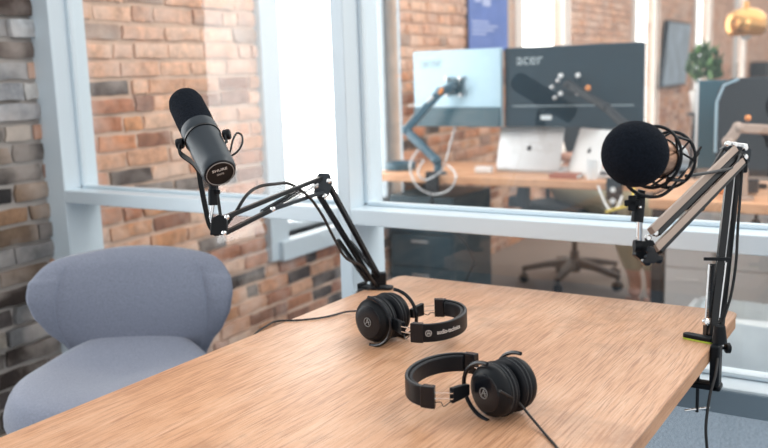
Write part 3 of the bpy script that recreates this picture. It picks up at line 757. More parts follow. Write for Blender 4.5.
MB().tube([(-0.3011, 1.5756, 0.7418), (-0.2940, 1.5914, 0.7383)], .003, 10).lathe(V((-0.2961, 1.5844, 0.7400)), V(RV), [(0, .007), (.002, .0095), (.008, .0095), (.010, .006)], 18).build('side_knob', M['black'], aR)

cR = MB().tube(smooth_pts([(-0.3188, 1.3612, 1.0719), (-0.3101, 1.4142, 1.0692), (-0.3033, 1.5134, 1.0632), (-0.2930, 1.5916, 1.0618), (-0.2903, 1.6269, 1.0791), (-0.2873, 1.6315, 1.0629), (-0.2884, 1.6353, 1.0254), (-0.2884, 1.6212, 0.9561), (-0.2873, 1.6088, 0.8919), (-0.2911, 1.5948, 0.8349), (-0.3003, 1.5729, 0.7848), (-0.2976, 1.5391, 0.7583), (-0.2912, 1.4887, 0.7263), (-0.2933, 1.4571, 0.6960), (-0.2938, 1.4357, 0.6512), (-0.2898, 1.4300, 0.6105), (-0.2873, 1.4328, 0.5571), (-.29,1.3,.2), (-.3,1.32,.007), (-.4,1.4,.007)], 7), .0026, 8).build('microphone_cable', M['rubber'])
tag(cR, 'black cable hanging from the right boom arm elbow past the table edge', 'cable')
# ------------------------------------------------------------------ office beyond the glass
def desk(label, x0, x1, y0, y1, legs):
    t = thing('desk', label, 'desk', ((x0+x1)/2, (y0+y1)/2, 0))
    MB().box(((x0+x1)/2, (y0+y1)/2, .71), (x1-x0, y1-y0, .04)).build('desktop', M['desk'], t, bevel=.004)
    for x in legs:
        MB().box((x, (y0+y1)/2, .345), (.055, .06, .69)).build('leg', M['darkgrey'], t, bevel=.004)
        MB().box((x, (y0+y1)/2, .02), (.06, (y1-y0)*.9, .035)).build('foot', M['darkgrey'], t, bevel=.004)
    MB().box(((x0+x1)/2, (y0+y1)/2, .672), (x1-x0-.25, .07, .035)).build('crossbar', M['darkgrey'], t)
    return t
dk1 = desk('long wooden office desk behind the glass carrying two monitors', -2.50, -1.02, 3.82, 4.44, (-1.085,))
dk2 = desk('second wooden office desk behind the right boom arm, nearer to the glass', -.93, .35, 3.38, 4.04, (-.2, .2))
MB().prism([(0, 0), (.09, 0), (.09, .10), (.05, .10), (.04, .05), (0, .05)], -.03, .03, frame_from((0, -1, 0)), (-1.72, 3.86, .59)).build('frame_bracket', M['darkgrey'], dk1, bevel=.003)

def monitor(label, c, w, h, yaw, m, mlow, brand, bx, roundness=.012, low=.10, group=None):
    t = thing('monitor', label, 'monitor', c)
    f = Matrix.Rotation(yaw, 3, 'Z'); c = V(c)
    F3 = f@Matrix(((1, 0, 0), (0, 0, 1), (0, 1, 0)))     # prism xy -> x,z ; z -> y
    def P_(x, y, z): return c+f@V((x, y, z))
    MB().prism(rrect(-w/2, w/2, -h/2, h/2, roundness), -.012, .012, F3, c).build('back_shell', m, t, bevel=.004)
    MB().prism(rrect(-w/2+.004, w/2-.004, -h/2+.003, h/2-.003, roundness), .010, .017, F3, c).build('screen_bezel', M['black'], t)
    if low:
        MB().prism(rrect(-w/2+.003, w/2-.003, -h/2+.002, -h/2+low, .01), -.022, -.011, F3, c).build('lower_panel', mlow, t, bevel=.003)
    MB().box(P_(0, -.020, .01), (.085, .02, .085), f).build('mount_plate', mlow if mlow is M['monlow'] else m, t, bevel=.003)
    for sx in (-1, 1):
        for sz in (-1, 1):
            MB().lathe(P_(sx*.042, -.028, .01+sz*.042), f@V((0, -1, 0)), [(0, .011), (.012, .011), (.014, .006), (.0141, .0005)], 14).build('mount_knob', M['silver'] if mlow is M['monlow'] else M['white'], t)
    if brand:
        k = text_mesh(brand, .078, M['lightprint'], t, lambda x, y, z: P_(bx+x, -.0135-z, h/2-.060+y), 'lettering', .0008, .0004)
    return t, P_
mA, PA = monitor('pale glossy teal monitor back, left of the dark one', (-2.095, 4.05, 1.150), .53, .388, R(-6), M['monlight'], M['monlow'], 'acer', -.15)
mB, PB = monitor('dark teal monitor back with a brand name at its upper left', (-1.485, 4.05, 1.149), .685, .385, R(0), M['mondark'], M['mondark'], 'acer', -.21)
MB().box(PB(0, -.0125, -.09), (.60, .003, .006)).build('seam', M['lightprint'], mB)
MB().box(PB(-.12, -.024, -.145), (.055, .002, .022)).build('sticker', M['bagwhite'], mB)
MB().box(PA(-.06, -.0125, -.083), (.45, .003, .004)).build('seam', M['white'], mA)
mC, PC = monitor('slim dark monitor with bright painted reflection on its left edge behind the right boom arm', (-.72, 3.86, .985), .30, .365, R(12), M['monlow'], M['mondark'], None, 0, low=0)
mD, PD_ = monitor('black monitor back with rounded corners at the right of the picture', (-.50, 3.70, .985), .50, .385, R(4), M['darkgrey'], M['mondark'], None, 0, .07, low=0)
MB().box(PC(-.143, -.014, 0), (.012, .01, .35), Matrix.Rotation(R(12), 3, 'Z')).build('edge_reflection', M['white'], mC)  # white strip stands in for the reflection down the left edge
MB().tube([PD_(-.25, -.014, -.10), PD_(-.25, -.014, .10), PD_(-.225, -.014, .165), PD_(-.17, -.014, .187)], .006, 8).build('edge_highlight', M['monlight'], mD)  # pale tube stands in for the highlight along the rounded left corner

def marm(label, pts, r, m, loc, base_pt, collars=()):
    t = thing('monitor_mount', label, 'monitor mount', loc)
    for (a, b) in zip(pts[:-1], pts[1:]):
        a, b = V(a), V(b)
        MB().bar(a, b, r*1.7, r*2.2).build('arm_link', m, t, bevel=r*.45)
    for p in pts: MB().ball(p, r*1.35, 16, 10).build('joint', m, t)
    b = V(base_pt)
    MB().lathe((b.x, b.y, .73), (0, 0, 1), [(0, .045), (.012, .045), (.014, .022), (max(.02, pts[-1][2]-.73), .020)], 20).build('base', m, t)
    MB().box((b.x, 3.82-.012, .70), (.07, .02, .10)).build('desk_clamp', M['darkgrey'], t, bevel=.003)
    MB().lathe((b.x, 3.80, .57), (0, 0, 1), [(0, .018), (.03, .018), (.032, .008), (.09, .008)], 14).build('clamp_screw', M['darkgrey'], t)
    return t
a1 = marm('slate blue bent arm holding the pale monitor over the desk', [PA(0, -.045, .01), (-2.1306, 3.9300, 1.1373), (-2.3054, 3.8800, 0.9496), (-2.1236, 3.8600, 0.8023)], .019, M['armblue'], (-2.1, 3.87, .73), (-2.1186, 3.8700, 0.7611))
MB().ball((-2.1085, 3.9000, 1.1430), (.012, .006, .02), 12, 8, Matrix.Rotation(R(35), 3, 'Y')).build('orange_cap', M['orange'], a1)
MB().bar((-2.2347, 3.9050, 1.0394), (-2.1599, 3.9200, 1.1182), .034, .02).build('cover', M['silver'], a1, bevel=.005)
a2 = marm('dark arm holding the dark monitor, with a round orange cap', [PB(0, -.045, .01), (-1.2799, 3.9300, 1.0564), (-1.1633, 3.8800, 0.9658), (-1.2006, 3.8600, 0.8695)], .017, M['darkgrey'], (-1.25, 3.87, .73), (-1.1979, 3.8700, 0.7702))
MB().ball((-1.3732, 3.9550, 1.1424), (.014, .008, .014), 14, 8).build('orange_cap', M['orange'], a2)
for dx, dz in ((-.10, 0), (-.085, -.05), (-.07, .03)): MB().ball(PB(dx+.02, -.05, dz), .011, 12, 8).build('shiny_knob', M['silver'], a2)
for y_ in (184, 198): MB().lathe(V((-1.20, 3.795, .70 if y_ == 184 else .65)), (0, -1, 0), [(0, .012), (.006, .012), (.0065, .001)], 14).build('white_bolt', M['white'], a2)
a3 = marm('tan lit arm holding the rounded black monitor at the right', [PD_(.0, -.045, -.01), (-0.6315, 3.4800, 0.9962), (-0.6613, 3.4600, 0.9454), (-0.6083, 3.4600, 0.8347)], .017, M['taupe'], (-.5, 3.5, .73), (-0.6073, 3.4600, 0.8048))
MB().ball((-0.6013, 3.5000, 1.0320), .012, 12, 8).build('orange_cap', M['orange'], a3)

# laptops
def laptop(label, c, w, h, yaw, tilt, logo=True, lid=M['silver']):
    t = thing('laptop', label, 'laptop', c); c = V(c); f = Matrix.Rotation(yaw, 3, 'Z')
    lf = f@Matrix.Rotation(tilt, 3, 'X')
    F3 = lf@Matrix(((1, 0, 0), (0, 0, 1), (0, 1, 0)))
    MB().prism(rrect(-w/2, w/2, 0, h, .012), -.003, .003, F3, c+V((0, 0, .014))).build('lid', lid, t, bevel=.001)
    MB().prism(rrect(-w/2+.006, w/2-.006, .008, h-.006, .01), .003, .0042, F3, c+V((0, 0, .014))).build('screen', M['black'], t)
    F4 = f
    MB().prism(rrect(-w/2, w/2, 0, h*1.0, .012), 0, .013, F4, c).build('base', lid, t, bevel=.002)
    MB().prism(rrect(-w/2+.02, w/2-.02, .02, h*.52, .004), .013, .0135, F4, c).build('keyboard', M['black'], t)
    if logo:                                   # bitten fruit silhouette with its leaf
        poly = []
        for k in range(28):
            a = 2*math.pi*k/28; r = .0135*(1-.13*max(0, math.sin(a))**8-.1*max(0, -math.sin(a))**10)
            x, y = r*.95*math.cos(a), r*math.sin(a)
            d = math.hypot(x-.0175, y-.002)
            if d < .0075: x = .0175-.0075*math.cos(math.atan2(abs(y-.002), .0175-x)); 
            poly.append((x, y+h*.5))
        MB().prism(poly, -.0040, -.0032, F3, c+V((0, 0, .014))).ball(c+V((0, 0, .014))+F3@V((.002, h*.5+.0175, -.0036)), (.0022, .0045, .0006), 10, 6, F3@Matrix.Rotation(R(-35), 3, 'Z')).build('fruit_logo', M['darkgrey'], t, smooth=False)
    return t
laptop('silver laptop standing open on the desk, a fruit emblem on its lid', (-1.7152, 4.0500, 0.7310), .345, .215, R(-4), R(-16))
laptop('bright tilted laptop behind the white cup, right of the silver one', (-1.4104, 4.0000, 0.7310), .27, .215, R(-38), R(-20), lid=M['white'])

def cyl_thing(name, label, cat, c, prof, m, group=None):
    return tag(MB().lathe(c, (0, 0, 1), prof, 24).build(name, m), label, cat, group)
cyl_thing('cup', 'tall white cup on the desk in front of the tilted laptop', 'cup', (-1.3254, 3.8800, 0.7310), [(0, .022), (.002, .024), (.088, .028), (.09, .028), (.089, .025), (.01, .021)], M['white'])
cyl_thing('desk_tray', 'low dark round tray at the left end of the desk', 'tray', (-2.4201, 4.0000, 0.7310), [(0, .075), (.004, .085), (.035, .085), (.04, .08), (.036, .074), (.008, .07), (.0075, .001)], M['armblue'])
tag(MB().box((-1.9164, 3.9800, 0.7470), (.085, .05, .03), Matrix.Rotation(R(8), 3, 'Z')).build('small_box', M['white'], bevel=.004), 'small white box lying on the desk beside the silver laptop', 'box')
bk = thing('book', 'red brown book lying on the desk edge below the tilted laptop', 'book', (-1.4570, 3.9000, 0.7310))
b0 = V((-1.4570, 3.9000, 0.7310)); MB().box(b0+V((0, 0, .010)), (.13, .075, .016)).build('pages', M['bagwhite'], bk)
MB().box(b0+V((0, -.001, .0195)), (.135, .08, .003)).box(b0+V((0, -.001, .0015)), (.135, .08, .003)).box(b0+V((0, -.04, .0105)), (.135, .003, .021)).build('cover', M['red'], bk)
def office_cable(pts, m, label, r=.005):
    return tag(MB().tube(smooth_pts(pts, 7), r, 8).build('office_cable', m), label, 'cable')
office_cable([(-2.2146, 3.8400, 0.8526), (-2.2284, 3.7800, 0.7826), (-2.1909, 3.7700, 0.6845), (-2.1008, 3.7700, 0.6433), (-2.0055, 3.7700, 0.6673), (-1.9708, 3.7800, 0.7361), (-2.0242, 3.8000, 0.7862)], M['silver'], 'pale grey cable looped under the desk edge around the arm clamp', .0045)
office_cable([(-2.0862, 4.0000, 0.9527), (-2.0904, 3.9500, 0.8703), (-2.0883, 3.9000, 0.7992), (-2.0641, 3.7900, 0.7515), (-2.1415, 3.7750, 0.7109), (-2.1804, 3.7750, 0.7495), (-2.1586, 3.8000, 0.8074)], M['silver'], 'grey cable dropping from the pale monitor to the desk clamp', .004)
office_cable([(-1.2669, 3.7900, 0.7143), (-1.2167, 3.7500, 0.6371), (-1.1832, 3.7300, 0.6153), (-1.1601, 3.7400, 0.6371), (-1.1523, 3.7700, 0.6774)], M['white'], 'white cable hanging under the desk below the cup', .005)
office_cable([(-1.2066, 3.7200, 0.6111), (-1.1563, 3.7000, 0.6300), (-1.1130, 3.7000, 0.6454), (-1.0935, 3.7200, 0.6696), (-1.1062, 3.7900, 0.7120)], M['yellow'], 'short yellow cable under the desk beside the foam ball', .006)
office_cable([(-2.0450, 3.9000, 0.4339), (-1.9584, 3.8500, 0.3825), (-1.9006, 3.8200, 0.3069), (-1.9134, 3.8000, 0.2593), (-2.04, 3.80, .0), ], M['darkgrey'], 'black cable hanging down beside the slate blue cabinet', .005)
office_cable([(-1.4609, 4.1000, 0.7703), (-1.3651, 4.0500, 0.8493), (-1.2812, 4.0000, 0.8090), (-1.2051, 3.8500, 0.7542)], M['darkgrey'], 'dark cable arching over the desk beside the white cup', .004)

# cabinets and bins
def pedestal(label, x0, x1, y0, y1, h, m, n, mh):
    t = thing('drawer_cabinet', label, 'cabinet', ((x0+x1)/2, (y0+y1)/2, 0))
    MB().box(((x0+x1)/2, (y0+y1)/2, h/2), (x1-x0, y1-y0, h)).build('carcass', m, t, bevel=.004)
    dh = (h-.06)/n
    for i in range(n):
        zc = .04+dh*(i+.5)
        d = MB().box(((x0+x1)/2, y0-.008, zc), (x1-x0-.012, .016, dh-.008)).build('drawer', m, t, bevel=.003)
        MB().box(((x0+x1)/2, y0-.02, zc+dh*.28), (.1, .01, .01)).build('handle', mh, d, bevel=.002)
    return t
pedestal('dark slate blue drawer cabinet below the left end of the desk', -2.46, -2.08, 3.95, 4.40, .60, M['bluecab'], 3, M['silver'])
pedestal('light grey drawer cabinet behind the foot of the right boom arm', -1.045, -.83, 4.10, 4.5, .60, M['cab'], 2, M['cab'])
pedestal('wide light grey cabinet at the far right behind the waste bin', -.80, -.05, 4.12, 4.5, .60, M['cab'], 2, M['cab'])
bn = thing('waste_bin', 'blue grey waste bin lined with a crumpled bag on the carpet behind the glass', 'waste bin', (-.575, 3.60, 0))
def sq_ring(hx, hy, z, r=.05, wob=0): return [(-.575+x+random.uniform(-wob, wob), 3.60+y+random.uniform(-wob, wob), z+random.uniform(-wob, wob)*1.2) for x, y in rrect(-hx, hx, -hy, hy, r, 5)]
MB().grid([sq_ring(.20, .12, 0), sq_ring(.215, .135, .02), sq_ring(.235, .15, .24), sq_ring(.225, .14, .24), sq_ring(.20, .12, .03)]).build('bin_body', M['bin'], bn)
MB().grid([sq_ring(.212, .132, .02, wob=.004), sq_ring(.232, .146, .08, wob=.007), sq_ring(.243, .158, .15, wob=.008), sq_ring(.246, .162, .20, wob=.008), sq_ring(.246, .160, .262, wob=.008), sq_ring(.225, .140, .268, wob=.006), sq_ring(.19, .11, .20, wob=.01), sq_ring(.16, .09, .12, wob=.012)], cap=False).build('bin_bag', M['bag'], bn)
tag(MB().grid([[(-.775, 3.56, .20), (-.635, 3.50, .19)], [(-.765, 3.57, .27), (-.66, 3.52, .27)], [(-.74, 3.585, .335), (-.715, 3.575, .345)]], close_u=False).build('crumpled_paper', M['bagwhite']), 'pale folded paper sticking up out of the waste bin', 'paper')

# office chair with a person sitting on it
oc = thing('office_chair', 'black mesh office chair with a five star base behind the desk', 'office chair', (-1.74, 4.80, 0))
CX, CY = -1.74, 4.80
MB().lathe((CX, CY, .07), (0, 0, 1), [(0, .035), (.07, .032), (.09, .026), (.12, .026), (.125, .016), (.33, .016)], 20).build('gas_column', M['darkgrey'], oc)
for k in range(5):
    a = R(200+72*k); d = V((math.cos(a), math.sin(a), 0)); n = V((-d.y, d.x, 0)); c = V((CX, CY, 0)); rows = []
    for t, z, w, h in ((.02, .125, .030, .05), (.15, .112, .024, .036), (.30, .082, .018, .026)):
        rows.append([c+d*t+n*x*w+V((0, 0, z+y*h/2)) for x, y in ((-1, -1), (1, -1), (1, 1), (-1, 1))])
    MB().grid(rows).build('base_spoke', M['darkgrey'], oc, bevel=.004)
    for s in (-1, 1): MB().lathe(c+d*.29+n*(s*.012-.009)+V((0, 0, .028)), n, [(0, .022), (.002, .027), (.016, .027), (.018, .022)], 18).build('caster', M['black'], oc)
    MB().tube([c+d*.29+V((0, 0, .028)), c+d*.29+V((0, 0, .075))], .008, 8).build('caster_stem', M['darkgrey'], oc)
FACE = V((-.45, -.89, 0)).normalized(); SIDE = V((.89, -.45, 0)).normalized(); oc0 = V((CX, CY, 0))
fr_ = Matrix((SIDE, -FACE, V((0, 0, 1)))).transposed()
MB().prism(rrect(-.24, .24, -.24, .22, .08), .42, .48, fr_, oc0).build('seat', M['mesh'], oc, bevel=.015)
rows = []
for i in range(9):
    t = i/8; z = .55+.50*t; w = .27*(1-.12*(2*t-1)**4)
    rows.append([oc0+fr_@V((w*sgn(math.cos(2*math.pi*k/24), .6), .25+.05*t-.02*math.cos(2*math.pi*k/24)**2*0+.016*math.sin(2*math.pi*k/24)-.5*(w*math.cos(2*math.pi*k/24))**2, z)) for k in range(24)])
MB().grid(rows).build('backrest', M['mesh'], oc)
MB().tube(smooth_pts([oc0+fr_@V((0, .10, .41)), oc0+fr_@V((0, .27, .43)), oc0+fr_@V((0, .31, .60)), oc0+fr_@V((0, .30, .80))], 5), .018, 10).build('back_post', M['darkgrey'], oc)
for s in (-1, 1):
    MB().tube([oc0+fr_@V((s*.25, .05, .43)), oc0+fr_@V((s*.285, .05, .46)), oc0+fr_@V((s*.285, .05, .64))], .014, 10).build('arm_post', M['darkgrey'], oc)
    MB().box(oc0+fr_@V((s*.285, .02, .655)), (.06, .23, .03), fr_).build('armrest', M['black'], oc, bevel=.01)

def skinned(name, pts, edges, m, parent, sub=2):
    """pts: list of (vector, radius); edges: index pairs; the surface grows from a skin modifier"""
    off = world_loc(parent)
    me = bpy.data.meshes.new(name); me.from_pydata([V(p)-off for p, r in pts], edges, []); 
    o = bpy.data.objects.new(name, me); COL.objects.link(o); o.parent = parent
    md = o.modifiers.new('skin', 'SKIN'); md.use_smooth_shade = True
    if not me.skin_vertices: me.attributes.new('skin_vertex', 'FLOAT', 'POINT') if False else None
    lay = me.skin_vertices[0].data if me.skin_vertices else None
    if lay:
        for i, (p, r) in enumerate(pts):
            rr = r if isinstance(r, tuple) else (r, r); lay[i].radius = rr
        lay[0].use_root = True
    s = o.modifiers.new('s', 'SUBSURF'); s.levels = sub; s.render_levels = sub
    me.materials.append(m)
    return o
# the seated person: pelvis on the seat, facing the glass, mostly behind the dark monitor
pe = thing('person', 'seated person in khaki trousers with bare feet, hidden behind the dark monitor', 'person', (-1.70, 4.78, .48))
pv = oc0+fr_@V((0, .06, .56))
def q(x, f, z): return oc0+fr_@V((x, -f, z))          # x to the side, f forward, z up
KN = [V((-1.56, 4.60, .50)), V((-1.32, 4.63, .50))]; AN = [V((-1.40, 4.62, .085)), V((-1.285, 4.66, .085))]
KN = [V((-1.40, 4.50, .51)), V((-1.27, 4.55, .51))]
AN = [V((-1.335, 4.63, .085)), V((-1.245, 4.64, .085))]
TO = [V((-1.315, 4.495, .028)), V((-1.215, 4.505, .028))]
body = [(q(0, -.06, .57), (.13, .11)), (q(0, -.09, .70), (.12, .095)), (q(0, -.10, .84), (.135, .10)), (q(0, -.08, .97), (.13, .09)), (q(0, -.03, 1.05), (.05, .05)), (q(0, .0, 1.12), (.052, .055))]
ed = [(i, i+1) for i in range(5)]
def add(p, r, link):
    body.append((V(p), r)); ed.append((link, len(body)-1)); return len(body)-1
for s in (-1, 1):
    i = 0 if s < 0 else 1
    hp = add(q(s*.09, .02, .55), .085, 0); k = add(KN[i], .058, hp); c = add(KN[i]*.65+AN[i]*.35+V((0, .01, 0)), .052, k); a = add(AN[i], .036, c)
    he = add(AN[i]+V((0, 0, -.045)), .033, a); ba = add(TO[i]*.75+AN[i]*.25*V((1, 1, 1)).length/1.7320508, (.036, .022), he)
    sh = add(q(s*.185, -.08, .97), .052, 3); e = add(q(s*.24, .02, .74), .040, sh); w = add(q(s*.16, .22, .765), .026, e)
    pm = add(q(s*.145, .29, .765), (.036, .016), w)
    for n_, (dx, L) in enumerate(((-.026, .075), (-.009, .085), (.009, .08), (.025, .062))):
        g0 = add(q(s*.145+dx, .325, .766), .0095, pm); g1 = add(q(s*.145+dx*1.15, .325+L*.55, .768), .0088, g0); add(q(s*.145+dx*1.2, .325+L, .757), .0078, g1)
    th0 = add(q(s*.115, .255, .762), .011, w); add(q(s*.09, .295, .757), .0092, th0)
skinned('body', body, ed, M['skin'], pe, 2)
HC = q(0, .015, 1.205)
hd = MB().ball(HC, (.074, .092, .112), 28, 20, fr_)
for v in hd.bm.verts:                                    # jaw narrows, brow and cheeks are flattened
    l = fr_.transposed()@(v.co-HC)
    if l.z < 0: l.x *= 1+l.z*2.6; l.y *= 1+l.z*1.3
    v.co = HC+fr_@l
face = hd.build('head', M['skin'], pe)
nose = MB().tube([HC+fr_@V((0, -.090, .015)), HC+fr_@V((0, -.103, -.018))], [.006, .012], 10).build('nose', M['skin'], face)
for s in (-1, 1):
    MB().ball(HC+fr_@V((s*.030, -.082, .008)), .0105, 12, 8).build('eye', M['eye'], face)
    MB().ball(HC+fr_@V((s*.075, .005, -.005)), (.010, .020, .032), 12, 8, fr_).build('ear', M['skin'], face)
MB().tube([HC+fr_@V((-.024, -.076, -.052)), HC+fr_@V((0, -.084, -.050)), HC+fr_@V((.024, -.076, -.052))], .005, 8).build('mouth', mat('lips', (.5, .2, .17), .5), face)
hr = MB().ball(HC+fr_@V((0, .014, .022)), (.083, .098, .108), 28, 18, fr_)
bmesh.ops.delete(hr.bm, geom=[v for v in hr.bm.verts if (fr_.transposed()@(v.co-HC)).y < -.045 and (fr_.transposed()@(v.co-HC)).z < .055 or (fr_.transposed()@(v.co-HC)).z < -.05], context='VERTS')
h_ = hr.build('hair', M['hair'], pe)
# clothes follow the limbs with slightly larger radii
tp = [(q(0, -.06, .575), (.15, .12)), (q(0, -.085, .66), (.14, .11))]; te = [(0, 1)]
for i, s in ((0, -1), (1, 1)):
    tp += [(q(s*.09, .02, .555), .098), (KN[i], .070), (KN[i]*.5+AN[i]*.5+V((0, .008, 0)), .066), (AN[i]+V((0, .004, .055)), .056)]
    b = len(tp)-4; te += [(0, b), (b, b+1), (b+1, b+2), (b+2, b+3)]
skinned('trousers', tp, te, M['khaki'], pe, 2)
tp = [(q(0, -.09, .68), (.15, .115)), (q(0, -.10, .84), (.150, .115)), (q(0, -.08, .965), (.145, .105)), (q(0, -.045, 1.02), (.065, .062))]; te = [(0, 1), (1, 2), (2, 3)]
for s in (-1, 1):
    tp += [(q(s*.185, -.08, .965), .066), (q(s*.222, -.02, .83), .056)]; b = len(tp)-2; te += [(2, b), (b, b+1)]
skinned('shirt', tp, te, M['shirt'], pe, 2)
# toes: two separate bare feet, five toes each
for i in (0, 1):
    d = (TO[i]-AN[i]); d.z = 0; d.normalize(); n = V((-d.y, d.x, 0)); t_ = MB()
    for k in range(5):
        t_.ball(TO[i]+d*(-.010-.006*abs(k-1))+n*(.028-.014*k)*(1 if i == 0 else -1)+V((0, 0, -.010)), (.0085, .0085, .009) if k else (.012, .012, .012), 10, 7)
    t_.build('toes', M['skin'], pe)

# things hung on the brick wall
def wall_panel(mb, y0, y1, z0, z1, d0, d1, shear=0.):
    v = []
    for d in (d0, d1):
        for y, z, s in ((y0, z0, 0), (y1, z0, 0), (y1, z1, shear), (y0, z1, shear)): v.append(mb.bm.verts.new(wall(y+s, z, d)))
    for f in ((0, 1, 2, 3), (7, 6, 5, 4), (0, 4, 5, 1), (1, 5, 6, 2), (2, 6, 7, 3), (3, 7, 4, 0)): mb.bm.faces.new([v[i] for i in f])
    return mb
ps = thing('poster', 'deep blue paper poster with pale lettering on the brick above the monitors', 'poster', wall(5.4, 1.3, .05))
wall_panel(MB(), 4.98, 5.66, 1.36, 2.15, .026, .034).build('sheet', M['poster'], ps, smooth=False)
wall_panel(MB(), 5.60, 5.665, 1.36, 2.15, .0335, .037).build('tan_border', M['posteredge'], ps, smooth=False)
pb = MB()
for z, a, b in ((1.535, 5.02, 5.28), (1.51, 5.02, 5.42), (1.485, 5.02, 5.36), (1.46, 5.02, 5.24)): wall_panel(pb, a, b, z, z+.010, .034, .0352)
wall_panel(pb, 5.06, 5.16, 1.66, 1.73, .034, .0352); wall_panel(pb, 5.19, 5.31, 1.64, 1.75, .034, .0352)
pb.build('pale_print', M['posterlight'], ps, smooth=False)
pic = thing('picture', 'grey blue picture hanging a little crooked on the brick between bright windows', 'picture', wall(10.5, 1.4, .08))
wall_panel(MB(), 9.95, 11.2, .98, 1.72, .03, .075, .25).build('frame', M['darkgrey'], pic, smooth=False)
wall_panel(MB(), 9.98, 11.17, 1.0, 1.70, .075, .078, .25).build('print', M['picture'], pic, smooth=False)
tag(wall_panel(MB(), 16.9, 18.4, .95, 1.22, .02, .3).build('wall_shelf_box', M['darkgrey'], smooth=False), 'dark box mounted on the brick near the far right window', 'box')

# pendant lamp
LC = V((-1.0801, 6.0913, 1.4862))
lp = thing('pendant_lamp', 'round copper coloured pendant lamp hanging at the upper right', 'lamp', LC)
MB().lathe(LC+V((0, 0, -.085)), (0, 0, 1), [(0, .085), (.0, .100), (.02, .118), (.05, .128), (.085, .130), (.12, .122), (.15, .098), (.17, .06), (.176, .02)], 36).build('shade', M['brass'], lp)
MB().lathe(LC+V((0, 0, .088)), (0, 0, 1), [(0, .022), (.04, .018), (.045, .006)], 16).build('cap', M['brass'], lp)
MB().tube([LC+V((0, 0, .12)), V((LC.x, LC.y, 3.0))], .004, 8).build('cord', M['darkgrey'], lp)
MB().ball(LC+V((0, 0, -.075)), .04, 16, 10).build('bulb', M['white'], lp)

# potted plant on a tall stand
PC0 = V((-1.4286, 6.5026, 1.0502))
pt = thing('potted_plant', 'bushy green plant in a white pot behind the right hand monitors', 'plant', (PC0.x, PC0.y, 0))
MB().lathe((PC0.x, PC0.y, PC0.z-.16), (0, 0, 1), [(0, .06), (.005, .065), (.15, .085), (.155, .085), (.15, .078), (.13, .075), (.129, .001)], 24).build('pot', M['pot'], pt)
st = MB(); 
for k in range(3):
    a = k*2.09; st.tube([(PC0.x+.16*math.cos(a), PC0.y+.16*math.sin(a), 0), (PC0.x+.06*math.cos(a), PC0.y+.06*math.sin(a), PC0.z-.17)], .012, 8)
st.lathe((PC0.x, PC0.y, PC0.z-.175), (0, 0, 1), [(0, .10), (.014, .10)], 20)
tag(st.build('plant_stand', M['darkgrey']), 'three legged stand carrying the potted plant behind the monitors', 'stand')
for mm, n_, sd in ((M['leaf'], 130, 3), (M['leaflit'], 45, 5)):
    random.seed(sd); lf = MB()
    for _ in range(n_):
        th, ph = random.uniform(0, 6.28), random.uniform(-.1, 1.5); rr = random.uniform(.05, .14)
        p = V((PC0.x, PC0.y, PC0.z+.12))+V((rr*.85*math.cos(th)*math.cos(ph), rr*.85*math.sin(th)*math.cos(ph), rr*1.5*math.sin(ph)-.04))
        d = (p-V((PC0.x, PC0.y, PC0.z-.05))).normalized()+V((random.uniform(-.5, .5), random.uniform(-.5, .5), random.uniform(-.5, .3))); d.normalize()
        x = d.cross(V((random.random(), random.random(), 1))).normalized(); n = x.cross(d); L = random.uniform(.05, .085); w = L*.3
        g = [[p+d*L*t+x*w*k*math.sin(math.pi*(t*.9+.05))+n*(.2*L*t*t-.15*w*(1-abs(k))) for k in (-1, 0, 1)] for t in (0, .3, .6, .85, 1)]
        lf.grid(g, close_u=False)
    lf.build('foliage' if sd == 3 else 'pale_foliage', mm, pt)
    sb = MB()
random.seed(11); sb = MB()
for k in range(7):
    a = k*.9; sb.tube([(PC0.x+.02*math.cos(a), PC0.y+.02*math.sin(a), PC0.z-.03), (PC0.x+.06*math.cos(a), PC0.y+.06*math.sin(a), PC0.z+.14)], .004, 6)
sb.build('stems', M['leaf'], pt)
# small objects on the second desk
tag(MB().box((-0.5971, 3.6000, 0.7650), (.05, .04, .05)).build('small_box', M['darkgrey'], bevel=.004), 'small black cube on the second desk below the rounded monitor', 'box')
cyl_thing('mug', 'orange mug on the second desk behind the boom arm bars', 'mug', (-0.7076, 3.6200, 0.7310), [(0, .03), (.004, .034), (.08, .036), (.082, .034), (.01, .03)], M['orange'])

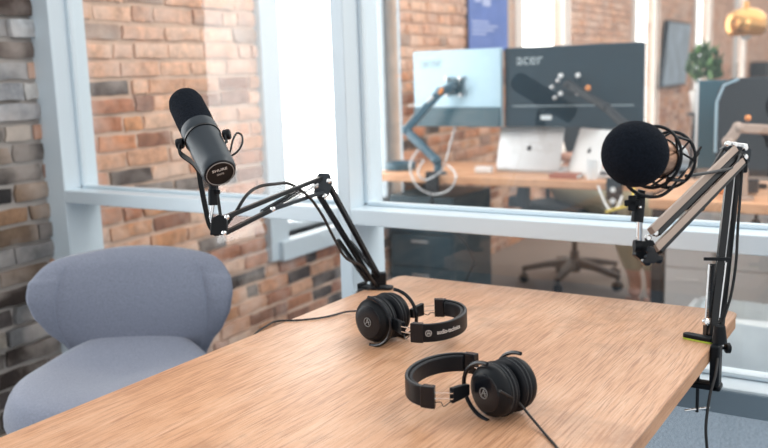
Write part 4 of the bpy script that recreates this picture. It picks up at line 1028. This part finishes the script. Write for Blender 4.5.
# ------------------------------------------------------------------ light, camera
w = bpy.data.worlds.new('World'); SC.world = w; w.use_nodes = True; nt = w.node_tree; N = nt.nodes.new; L = nt.links.new
bg = nt.nodes['Background']; tc = N('ShaderNodeTexCoord')
sp = N('ShaderNodeSeparateXYZ'); L(tc.outputs['Generated'], sp.inputs[0])
vm = N('ShaderNodeVectorMath'); vm.operation = 'DOT_PRODUCT'; vm.inputs[1].default_value = (.62, .12, .55); L(tc.outputs['Generated'], vm.inputs[0])
mr = N('ShaderNodeMapRange'); mr.inputs[1].default_value = -.6; mr.inputs[2].default_value = .8; L(vm.outputs['Value'], mr.inputs[0])
rp = N('ShaderNodeValToRGB'); rp.color_ramp.elements[0].color = (.45, .58, .68, 1); rp.color_ramp.elements[1].color = (1.3, 1.25, 1.2, 1)
L(mr.outputs[0], rp.inputs[0]); L(rp.outputs[0], bg.inputs[0]); bg.inputs[1].default_value = 1.0
def area(name, loc, target, size, power, col):
    l = bpy.data.lights.new(name, 'AREA'); l.shape = 'RECTANGLE'; l.size, l.size_y = size; l.energy = power; l.color = col
    o = bpy.data.objects.new(name, l); COL.objects.link(o); o.location = loc
    o.rotation_euler = (V(target)-V(loc)).to_track_quat('-Z', 'Y').to_euler(); return o
area('ceiling_light', (.6, 2.6, 3.0), (-.8, 1.4, .7), (1.6, 1.2), 38, (1, .97, .93))
area('office_light', (-.6, 6.0, 3.2), (-1.4, 5.2, .5), (3.5, 5.0), 65, (1, .96, .92))
area('cabinet_fill', (.25, 2.7, 1.9), (-1.0, 4.3, .2), (.9, .9), 14, (1, .98, .96))  # added fill aimed at the dim cabinets, not a lamp of the office

cd = bpy.data.cameras.new('camera'); co = bpy.data.objects.new('camera', cd); COL.objects.link(co); SC.camera = co
cd.sensor_width = 36; cd.lens = 879.24/768*36; cd.clip_start = .05
mw = Matrix.Identity(4)
rv, uv, fv = V(RV), V(UV), V(FV)
for i in range(3): mw[i][0] = rv[i]; mw[i][1] = uv[i]; mw[i][2] = -fv[i]
mw[2][3] = 1.24
co.matrix_world = mw
cd.dof.use_dof = True; cd.dof.focus_distance = 1.45; cd.dof.aperture_fstop = 4.0
SC.view_settings.view_transform = 'Standard'; SC.view_settings.look = 'None'; SC.view_settings.exposure = 0.0
SC.cycles.max_bounces = 8; SC.cycles.transparent_max_bounces = 16; SC.cycles.use_denoising = True
SC.cycles.caustics_reflective = False; SC.cycles.caustics_refractive = False
